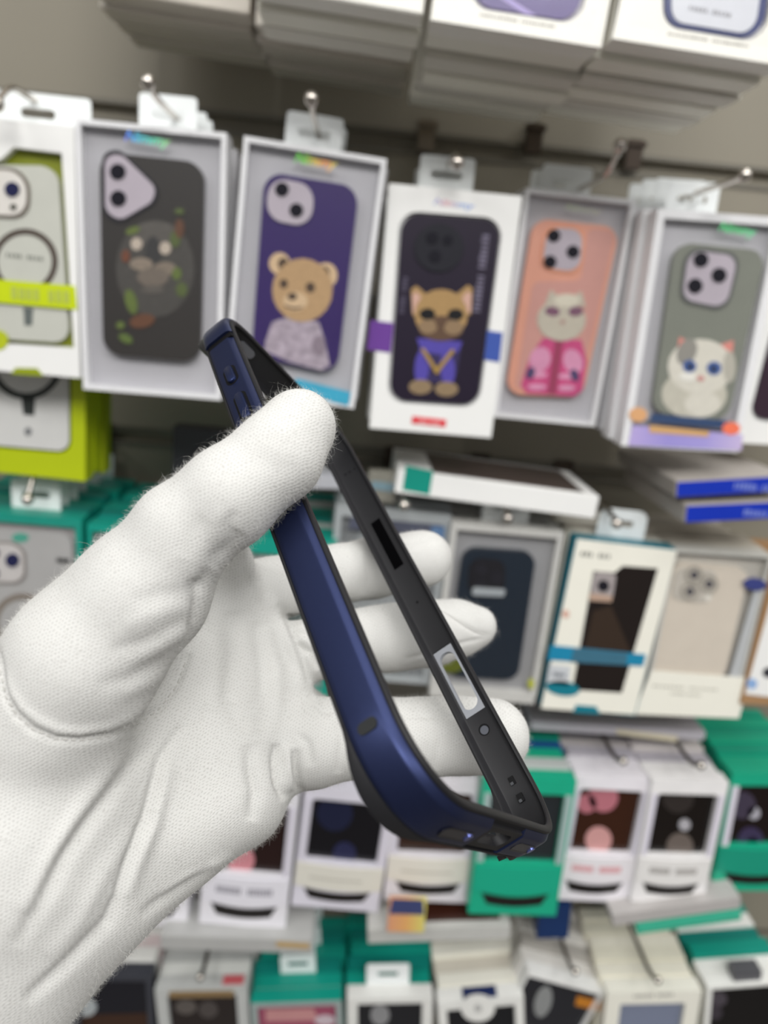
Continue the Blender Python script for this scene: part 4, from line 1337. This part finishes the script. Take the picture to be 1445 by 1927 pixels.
def sd_chain(ch, k):
    """Distance to a chain of tapered capsules blended with smoothing k (mm)."""
    D = np.full((NX, NY, NZ), FAR, np.float32)
    for (a, ra), (b, rb) in zip(ch, ch[1:]):
        m = max(ra, rb) + 26
        lo = np.minimum(a, b) - m
        hi = np.maximum(a, b) + m
        i0 = np.clip(((lo - LIM0) / VOX).astype(int), 0, [NX, NY, NZ])
        i1 = np.clip(((hi - LIM0) / VOX).astype(int) + 1, 0, [NX, NY, NZ])
        if (i1 <= i0).any(): continue
        X = gx[i0[0]:i1[0], None, None]; Y = gy[None, i0[1]:i1[1], None]; Z = gz3[None, None, i0[2]:i1[2]]
        ab = (b - a).astype(np.float32)
        den = float(ab @ ab)
        h = ((X - a[0]) * ab[0] + (Y - a[1]) * ab[1] + (Z - a[2]) * ab[2]) / den
        h = np.clip(h, 0, 1)
        d = np.sqrt((X - a[0] - ab[0] * h) ** 2 + (Y - a[1] - ab[1] * h) ** 2 + (Z - a[2] - ab[2] * h) ** 2) - (ra + (rb - ra) * h)
        s = np.s_[i0[0]:i1[0], i0[1]:i1[1], i0[2]:i1[2]]
        D[s] = smin(D[s], d.astype(np.float32), k)
    return D


def smin(a, b, k):
    if k <= 0: return np.minimum(a, b)
    h = np.maximum(k - np.abs(a - b), 0) / k
    return np.minimum(a, b) - h * h * k * 0.25


palm = sd_chain(PALM[0], 3)
for ch in PALM[1:]:
    palm = smin(palm, sd_chain(ch, 3), 7)
fing = sd_chain(INDEX, 1.5)
for ch in (MIDDLE, PINKY, RING):
    fing = smin(fing, sd_chain(ch, 1.5), 1.0)
body = smin(palm, fing, 3.5)
del fing
body = smin(body, sd_chain(THUMB, 2.5), 3.0)
del palm


def surface_nets(D):
    S = D < 0
    n = np.array(D.shape)
    c = [(i, j, k) for i in (0, 1) for j in (0, 1) for k in (0, 1)]
    def cut(A, o): return A[o[0]:n[0] - 1 + o[0], o[1]:n[1] - 1 + o[1], o[2]:n[2] - 1 + o[2]]
    cnt = sum(cut(S, o).astype(np.int8) for o in c)
    act = (cnt > 0) & (cnt < 8)
    idx = np.argwhere(act)
    ids = np.full(act.shape, -1, np.int64)
    ids[tuple(idx.T)] = np.arange(len(idx))
    acc = np.zeros((len(idx), 3)); num = np.zeros(len(idx))
    for a in c:
        for ax in range(3):
            if a[ax]: continue
            b = list(a); b[ax] = 1
            da = D[idx[:, 0] + a[0], idx[:, 1] + a[1], idx[:, 2] + a[2]]
            db = D[idx[:, 0] + b[0], idx[:, 1] + b[1], idx[:, 2] + b[2]]
            x = (da < 0) != (db < 0)
            t = np.where(x, da / np.where(x, da - db, 1), 0)
            p = np.array(a, float)[None] + np.eye(3)[ax][None] * t[:, None]
            acc += p * x[:, None]; num += x
    V = idx + acc / num[:, None]
    F = []
    for ax in range(3):
        u, v = (ax + 1) % 3, (ax + 2) % 3
        sl0 = [slice(1, n[i] - 1) for i in range(3)]; sl0[ax] = slice(0, n[ax] - 1)
        sl1 = list(sl0); sl1[ax] = slice(1, n[ax])
        A, B = S[tuple(sl0)], S[tuple(sl1)]
        e = np.argwhere(A != B)
        off = np.array([1, 1, 1]); off[ax] = 0
        p = e + off
        fl = A[tuple(e.T)]
        q = []
        for du, dv in ((0, 0), (1, 0), (1, 1), (0, 1)):
            r = p.copy(); r[:, u] -= du; r[:, v] -= dv
            q.append(ids[tuple(r.T)])
        q = np.stack(q, 1)
        q[~fl] = q[~fl][:, ::-1]
        F.append(q)
    F = np.concatenate(F)
    return V, F[(F >= 0).all(1)]


body[[0, -1]] = 2; body[:, [0, -1]] = 2; body[:, :, [0, -1]] = 2      # close the cuff outside the frame
V, F = surface_nets(body)
del body
V = LIM0 + V * VOX
# keep the one connected surface
lab = np.arange(len(V))
while True:
    l2 = lab.copy()
    mn = lab[F].min(1)
    for i in range(4): np.minimum.at(l2, F[:, i], mn)
    l2 = l2[l2]
    if (l2 == lab).all(): break
    lab = l2
top = np.bincount(lab).argmax()
keep = lab == top
new = np.cumsum(keep) - 1
F = new[F[keep[F[:, 0]]]]
V = V[keep]


def relax(V, F, it, lam=0.5):
    e = np.concatenate([F[:, [0, 1]], F[:, [1, 2]], F[:, [2, 3]], F[:, [3, 0]]])
    for _ in range(it):
        s = np.zeros_like(V); k = np.zeros(len(V))
        for a, b in ((0, 1), (1, 0)):
            for d in range(3): s[:, d] += np.bincount(e[:, a], V[e[:, b], d], len(V))
            k += np.bincount(e[:, a], minlength=len(V))
        V = V + lam * (s / np.maximum(k, 1)[:, None] - V)
    return V


def split_quads(V, F):
    """One level of quad subdivision (linear), relaxed afterwards."""
    n = len(V)
    E = np.sort(np.concatenate([F[:, [0, 1]], F[:, [1, 2]], F[:, [2, 3]], F[:, [3, 0]]]), 1)
    key, inv = np.unique(E[:, 0] * (n + 1) + E[:, 1], return_inverse=True)
    a, b = key // (n + 1), key % (n + 1)
    em = (V[a] + V[b]) / 2
    fm = V[F].mean(1)
    m = len(F)
    ei = inv.reshape(4, m) + n
    fi = np.arange(m) + n + len(em)
    Q = [np.stack([F[:, i], ei[i], fi, ei[(i + 3) % 4]], 1) for i in range(4)]
    return np.concatenate([V, em, fm]), np.concatenate(Q)


V = relax(V, F, 4)
V, F = split_quads(V, F)
V = relax(V, F, 6)


def normals(V, F):
    fn = np.cross(V[F[:, 2]] - V[F[:, 0]], V[F[:, 3]] - V[F[:, 1]])
    N = np.zeros_like(V)
    for i in range(4):
        for d in range(3): N[:, d] += np.bincount(F[:, i], fn[:, d], len(V))
    return N / np.maximum(np.linalg.norm(N, axis=1), 1e-9)[:, None]


N = normals(V, F)
if ((N * (V - V.mean(0))).sum(1)).mean() < 0:
    F = F[:, ::-1].copy(); N = -N


def pix(V):
    return np.stack([CX + FPX * V[:, 0] / V[:, 2], CY + FPX * V[:, 1] / V[:, 2]], 1)


def polydist(Q, line):
    """Distance (px) of points to a polyline, the position along it 0..1 and the signed side."""
    L = np.array(line, float)
    seg = np.linalg.norm(np.diff(L, axis=0), axis=1)
    cum = np.concatenate([[0], np.cumsum(seg)]) / seg.sum()
    best = np.full(len(Q), 1e9); pos = np.zeros(len(Q)); side = np.zeros(len(Q))
    for i in range(len(L) - 1):
        ab = L[i + 1] - L[i]
        h = np.clip(((Q - L[i]) @ ab) / (ab @ ab), 0, 1)
        d = Q - L[i] - h[:, None] * ab
        dd = np.hypot(d[:, 0], d[:, 1])
        m = dd < best
        best[m] = dd[m]; pos[m] = cum[i] + h[m] * (cum[i + 1] - cum[i])
        side[m] = (ab[0] * d[m, 1] - ab[1] * d[m, 0]) / np.linalg.norm(ab)
    return best, pos, side


# cloth folds: (line in the photo, half width px, depth mm (- groove, + ridge), nearest and farthest depth mm)
CREASES = [
    ([(400, 1075), (408, 1050), (430, 1035), (452, 1000)], 17, -0.9, 0, 175),
    ([(350, 1108), (382, 1100), (396, 1070)], 15, -0.9, 0, 175),
    ([(384, 971), (362, 1000), (349, 1047)], 18, -0.35, 0, 170),
    ([(420, 955), (405, 985), (400, 1020)], 16, 0.25, 0, 170),
    ([(440, 960), (432, 985), (436, 1010)], 12, -0.3, 0, 170),
    ([(366, 1112), (303, 1117), (243, 1133)], 16, -0.3, 0, 175),
    ([(360, 1140), (310, 1150), (230, 1180)], 16, 0.35, 0, 175),
    ([(362, 1163), (323, 1183), (273, 1208), (202, 1228)], 15, -0.5, 0, 175),
    ([(358, 1185), (310, 1215), (240, 1250)], 15, 0.4, 0, 175),
    ([(356, 1207), (303, 1247), (243, 1279), (180, 1290)], 15, -0.5, 0, 178),
    ([(350, 1232), (300, 1275), (230, 1308)], 15, 0.35, 0, 178),
    ([(342, 1258), (290, 1304), (215, 1338)], 14, -0.3, 0, 178),
    ([(377, 1090), (371, 1130), (369, 1163), (358, 1213), (326, 1284)], 9, -1.1, 0, 200),
    ([(300, 1400), (263, 1420), (212, 1486), (167, 1546), (121, 1612), (76, 1703), (30, 1779)], 15, -1.5, 0, 200),
    ([(240, 1400), (190, 1470), (140, 1540), (90, 1625), (45, 1720)], 18, 1.0, 0, 200),
    ([(345, 1360), (303, 1425), (288, 1481), (273, 1541), (243, 1612), (222, 1683), (197, 1743)], 9, -1.3, 0, 200),
    ([(322, 1430), (306, 1490), (290, 1550), (262, 1620), (240, 1690)], 14, 1.1, 0, 200),
    ([(222, 1690), (202, 1733), (152, 1784), (101, 1834), (45, 1885)], 13, -1.4, 0, 200),
    ([(250, 1560), (200, 1640), (150, 1730), (90, 1800)], 18, 0.8, 0, 200),
    ([(470, 1400), (472, 1440), (480, 1491), (472, 1545)], 13, -1.5, 0, 230),
    ([(520, 1400), (520, 1425), (525, 1476), (536, 1505)], 9, -2.2, 0, 230),
    ([(556, 1410), (556, 1440), (561, 1476), (570, 1500)], 7, -1.5, 0, 230),
    ([(540, 1400), (541, 1450), (548, 1490)], 8, 1.4, 0, 230),
    ([(400, 1630), (323, 1683), (260, 1722)], 10, -1.0, 0, 200),
    ([(440, 1610), (360, 1650), (300, 1690)], 9, 0.6, 0, 200),
    ([(520, 1137), (550, 1180), (571, 1229), (585, 1284)], 10, -1.6, 180, 240),
    ([(500, 1120), (530, 1170), (555, 1240), (572, 1300)], 11, 1.2, 180, 240),
    ([(545, 1178), (575, 1190), (610, 1200)], 6, -1.3, 190, 240),
    ([(560, 1205), (590, 1230), (600, 1260)], 7, -1.4, 190, 240),
    ([(434, 1150), (440, 1234), (432, 1310), (455, 1380)], 20, -1.2, 170, 240),
    ([(400, 1180), (402, 1260), (396, 1340)], 22, 0.9, 170, 240),
    ([(455, 1010), (470, 1070), (490, 1130)], 9, 0.7, 180, 240),
    ([(585, 1300), (600, 1330), (625, 1345)], 8, -0.8, 180, 240),
    ([(600, 1150), (560, 1165), (530, 1160)], 6, -0.7, 190, 240),
    ([(830, 1148), (860, 1168), (895, 1190), (925, 1196)], 4, -0.55, 200, 270),
    ([(760, 1240), (820, 1225), (880, 1208), (920, 1200)], 4, -0.5, 200, 270),
    ([(610, 1338), (680, 1340), (760, 1348), (880, 1350)], 4, -0.45, 180, 240),
    ([(560, 1380), (580, 1400), (585, 1440)], 8, -0.6, 180, 240),
    ([(740, 1020), (770, 1030), (830, 1015)], 5, -0.4, 200, 270),
    ([(690, 1040), (695, 1085), (690, 1120)], 8, -0.4, 200, 270),
    ([(500, 790), (540, 800), (590, 790)], 22, 0.25, 0, 175),
    ([(470, 850), (520, 880), (560, 880)], 20, -0.25, 0, 175),
]
SEAM = [(-14, 1200), (0, 1262), (10, 1310), (30, 1345), (60, 1372), (105, 1391), (150, 1394), (205, 1385), (255, 1366), (300, 1334), (333, 1290), (354, 1235)]
CREASES += [
    ([(500, 1180), (520, 1260), (520, 1340), (505, 1400)], 14, 0.9, 170, 240),
    ([(480, 1170), (495, 1250), (492, 1330)], 12, -0.8, 170, 240),
    ([(600, 1265), (640, 1262), (690, 1258)], 6, -0.5, 180, 260),
    ([(620, 1040), (625, 1080), (618, 1120)], 8, -0.7, 190, 260),
    ([(660, 1180), (668, 1220), (660, 1255)], 8, -0.6, 190, 260),
    ([(690, 1330), (700, 1390), (690, 1450)], 10, -0.7, 180, 240),
    ([(640, 1335), (645, 1395), (636, 1455)], 10, -0.8, 180, 240),
    ([(820, 1330), (828, 1390), (820, 1450)], 9, -0.5, 180, 240),
]
CREASES.append((SEAM, 7, -0.9, 0, 190))
CREASES.append(([(-2, 1255), (22, 1305), (42, 1332), (72, 1356), (110, 1374), (150, 1378), (200, 1369), (248, 1350), (292, 1318)], 9, 0.55, 0, 190))
for rep in range(1):
    Q = pix(V)
    face = -(N * V).sum(1) / np.linalg.norm(V, axis=1)
    fw = np.clip((face + 0.05) / 0.3, 0, 1)
    dis = np.zeros(len(V))
    for line, w, dep, z0, z1 in CREASES:
        L = np.array(line)
        m = (Q[:, 0] > L[:, 0].min() - 4 * w) & (Q[:, 0] < L[:, 0].max() + 4 * w) & (Q[:, 1] > L[:, 1].min() - 4 * w) & (Q[:, 1] < L[:, 1].max() + 4 * w) & (V[:, 2] > z0) & (V[:, 2] < z1) & (fw > 0)
        d, s, _ = polydist(Q[m], line)
        taper = np.sin(np.pi * np.clip(s, 0.0, 1.0)) ** 0.5 if line is not SEAM else 1.0
        dis[m] += dep * np.exp(-(d / w) ** 2) * taper * fw[m]
    # soft lumpiness of thick cotton
    for _ in range(26):
        k = rng.normal(0, 1, 3); k *= rng.uniform(0.10, 0.55) / np.linalg.norm(k)
        dis += 0.045 * np.sin(V @ k + rng.uniform(0, 6.28))
    V = V + N * dis[:, None]
V = relax(V, F, 1, 0.3)
N = normals(V, F)

cen = V.mean(0)
Rw = np.array([[RGT.x, -UPV.x, FWD.x], [RGT.y, -UPV.y, FWD.y], [RGT.z, -UPV.z, FWD.z]])
Vw = ((V - cen) @ Rw.T) * 0.001
Nw = N @ Rw.T
me = bpy.data.meshes.new('gloved_hand')
me.vertices.add(len(Vw)); me.vertices.foreach_set('co', Vw.astype(np.float32).ravel())
me.loops.add(F.size); me.loops.foreach_set('vertex_index', F.astype(np.int32).ravel())
me.polygons.add(len(F))
me.polygons.foreach_set('loop_start', (np.arange(len(F)) * 4).astype(np.int32))
me.update(calc_edges=True)
me.validate()
me.shade_smooth()
# knit coordinates: millimetres across and along the courses of the cloth, laid over the palm
ka = math.radians(-27)
kv = np.stack([V[:, 0] * math.cos(ka) + V[:, 1] * math.sin(ka), -V[:, 0] * math.sin(ka) + V[:, 1] * math.cos(ka), V[:, 2]], 1)
at_ = me.attributes.new('knit', 'FLOAT_VECTOR', 'POINT')
at_.data.foreach_set('vector', kv.astype(np.float32).ravel())


def glove_mat():
    m = bpy.data.materials.new('white_cotton_knit')
    m.use_nodes = True
    n = m.node_tree
    b = n.nodes['Principled BSDF']
    b.inputs['Roughness'].default_value = 0.95
    b.inputs['Specular IOR Level'].default_value = 0.12
    b.inputs['Sheen Weight'].default_value = 0.15
    b.inputs['Sheen Roughness'].default_value = 0.5
    A = n.nodes.new('ShaderNodeAttribute'); A.attribute_name = 'knit'
    nz = n.nodes.new('ShaderNodeTexNoise'); nz.inputs['Scale'].default_value = 0.35; nz.inputs['Detail'].default_value = 2
    n.links.new(A.outputs['Vector'], nz.inputs['Vector'])
    wob = n.nodes.new('ShaderNodeVectorMath'); wob.operation = 'MULTIPLY_ADD'
    n.links.new(nz.outputs['Color'], wob.inputs[0])
    wob.inputs[1].default_value = (1.6, 1.6, 0)
    n.links.new(A.outputs['Vector'], wob.inputs[2])
    sx = n.nodes.new('ShaderNodeSeparateXYZ')
    n.links.new(wob.outputs[0], sx.inputs[0])

    def M(op, a, bb=None):
        q = n.nodes.new('ShaderNodeMath'); q.operation = op
        for i, v in enumerate((a, bb)):
            if v is None: continue
            if isinstance(v, (int, float)): q.inputs[i].default_value = v
            else: n.links.new(v, q.inputs[i])
        return q.outputs[0]
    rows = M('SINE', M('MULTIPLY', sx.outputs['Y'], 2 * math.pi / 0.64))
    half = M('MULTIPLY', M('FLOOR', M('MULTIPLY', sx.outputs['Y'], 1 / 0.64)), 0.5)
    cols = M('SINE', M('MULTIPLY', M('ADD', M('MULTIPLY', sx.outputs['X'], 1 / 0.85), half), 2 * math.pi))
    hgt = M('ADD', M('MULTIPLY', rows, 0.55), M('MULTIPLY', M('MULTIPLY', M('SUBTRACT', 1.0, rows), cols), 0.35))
    fz = n.nodes.new('ShaderNodeTexNoise'); fz.inputs['Scale'].default_value = 2.6; fz.inputs['Detail'].default_value = 4
    n.links.new(A.outputs['Vector'], fz.inputs['Vector'])
    patch = n.nodes.new('ShaderNodeTexNoise'); patch.inputs['Scale'].default_value = 0.12; patch.inputs['Detail'].default_value = 3
    n.links.new(A.outputs['Vector'], patch.inputs['Vector'])
    h2 = M('ADD', M('MULTIPLY', hgt, M('MULTIPLY', patch.outputs['Fac'], 1.4)), M('MULTIPLY', fz.outputs['Fac'], 1.5))
    bp = n.nodes.new('ShaderNodeBump'); bp.inputs['Strength'].default_value = 0.2; bp.inputs['Distance'].default_value = 0.00022
    n.links.new(h2, bp.inputs['Height'])
    n.links.new(bp.outputs[0], b.inputs['Normal'])
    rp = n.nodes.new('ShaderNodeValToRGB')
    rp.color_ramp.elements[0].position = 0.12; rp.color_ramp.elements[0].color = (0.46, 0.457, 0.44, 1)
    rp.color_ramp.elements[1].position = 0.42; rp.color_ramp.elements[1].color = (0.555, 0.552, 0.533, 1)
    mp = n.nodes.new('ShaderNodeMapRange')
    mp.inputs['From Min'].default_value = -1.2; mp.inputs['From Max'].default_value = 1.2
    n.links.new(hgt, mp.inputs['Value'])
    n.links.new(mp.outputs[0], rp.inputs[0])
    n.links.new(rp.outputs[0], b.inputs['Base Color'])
    return m


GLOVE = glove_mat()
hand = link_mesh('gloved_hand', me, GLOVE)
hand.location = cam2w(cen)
tag(hand, 'left hand in a white cotton knit glove pinching the blue bumper between thumb and fingers', 'hand')

# stitched seams lie on the cloth
bvh = BVHTree.FromPolygons([Vector(v) for v in V], F.tolist())


def on_cloth(px, py, lift=0.15, far=None):
    d = Vector(((px - CX) / FPX, (py - CY) / FPX, 1.0)).normalized()
    hit = bvh.ray_cast(Vector((0, 0, 0)) if far is None else d * far, d)
    if hit[0] is None: return None
    return np.array(hit[0]) - np.array(d) * lift


def seam(name, line, rad, label, far=None, step=5.0, dash=None):
    L = np.array(line, float)
    seg = np.linalg.norm(np.diff(L, axis=0), axis=1)
    cum = np.concatenate([[0], np.cumsum(seg)])
    t = np.arange(0, cum[-1], step)
    pts = []
    for k in t:
        p = on_cloth(np.interp(k, cum, L[:, 0]), np.interp(k, cum, L[:, 1]), rad * 0.5, far)
        if p is not None: pts.append(p)
    bm = bmesh.new()
    w = [((p - cen) @ Rw.T) * 0.001 for p in pts]
    if dash:
        for i in range(0, len(w) - dash, dash + 1):
            add_tube(bm, w[i:i + dash], rad * 0.001, 6)
    else:
        add_tube(bm, w, rad * 0.001, 6)
    o = from_bm(name, bm, mat('b9b8b4', 0.9), hand, True)
    o['label'] = label
    return o


seam('seam', SEAM[1:], 0.16, 'grey stitched seam around the thumb base', step=4.0, dash=3)
seam('seam', [(820, 1143), (850, 1160), (885, 1184), (915, 1196)], 0.16, 'fine seam on the middle fingertip', far=180)

# loose cotton fibres standing off the cloth
tri_a = np.linalg.norm(np.cross(V[F[:, 1]] - V[F[:, 0]], V[F[:, 3]] - V[F[:, 0]]), axis=1)
fc = V[F].mean(1)
fnr = N[F].mean(1); fnr /= np.linalg.norm(fnr, axis=1)[:, None]
fpx = pix(fc)
facing = -(fnr * fc).sum(1) / np.linalg.norm(fc, axis=1)
inside = (fpx[:, 0] > -60) & (fpx[:, 0] < 1100) & (fpx[:, 1] > 650) & (fpx[:, 1] < 1980) & (facing > -0.35)
wgt = tri_a * inside * (0.35 + 2.2 * np.exp(-(facing / 0.28) ** 2)) * np.where(fc[:, 2] < 185, 1.5, 0.8)
pick = rng.choice(len(F), 17000, p=wgt / wgt.sum())
verts, faces = [], []
for i in pick:
    b = F[i]
    w = rng.dirichlet(np.ones(4))
    p = (V[b] * w[:, None]).sum(0)
    n_ = fnr[i]
    t = rng.normal(0, 1, 3); t -= n_ * (t @ n_); t /= np.linalg.norm(t)
    t2 = np.cross(n_, t)
    ln = rng.gamma(2.2, 0.5) + 0.3
    lean, curl = rng.uniform(0.3, 1.4), rng.normal(0, 1.3)
    r = rng.uniform(0.014, 0.028)
    base = len(verts)
    for k in range(4):
        s = k / 3
        q = p - n_ * 0.05 + n_ * ln * s * (1 - 0.35 * s) * 0.8 + t * ln * lean * s * s * 0.8 + t2 * ln * curl * s * s * 0.35
        for a in range(3):
            an = a * 2.0944
            verts.append(q + (t * math.cos(an) + t2 * math.sin(an)) * r * (1 - 0.6 * s))
    for k in range(3):
        for a in range(3):
            c = (a + 1) % 3
            faces.append((base + k * 3 + a, base + k * 3 + c, base + k * 3 + 3 + c, base + k * 3 + 3 + a))
fw_ = ((np.array(verts) - cen) @ Rw.T) * 0.001
fm = bpy.data.meshes.new('lint_fuzz')
fm.vertices.add(len(fw_)); fm.vertices.foreach_set('co', fw_.astype(np.float32).ravel())
fq = np.array(faces, np.int32)
fm.loops.add(fq.size); fm.loops.foreach_set('vertex_index', fq.ravel())
fm.polygons.add(len(fq)); fm.polygons.foreach_set('loop_start', (np.arange(len(fq)) * 4).astype(np.int32))
fm.update(calc_edges=True); fm.shade_smooth()
fz_o = link_mesh('lint_fuzz', fm, mat('d2d1cd', 0.9, 0, 0.1), hand)
fz_o['kind'] = 'stuff'
fz_o['label'] = 'loose cotton fibres standing off the glove'
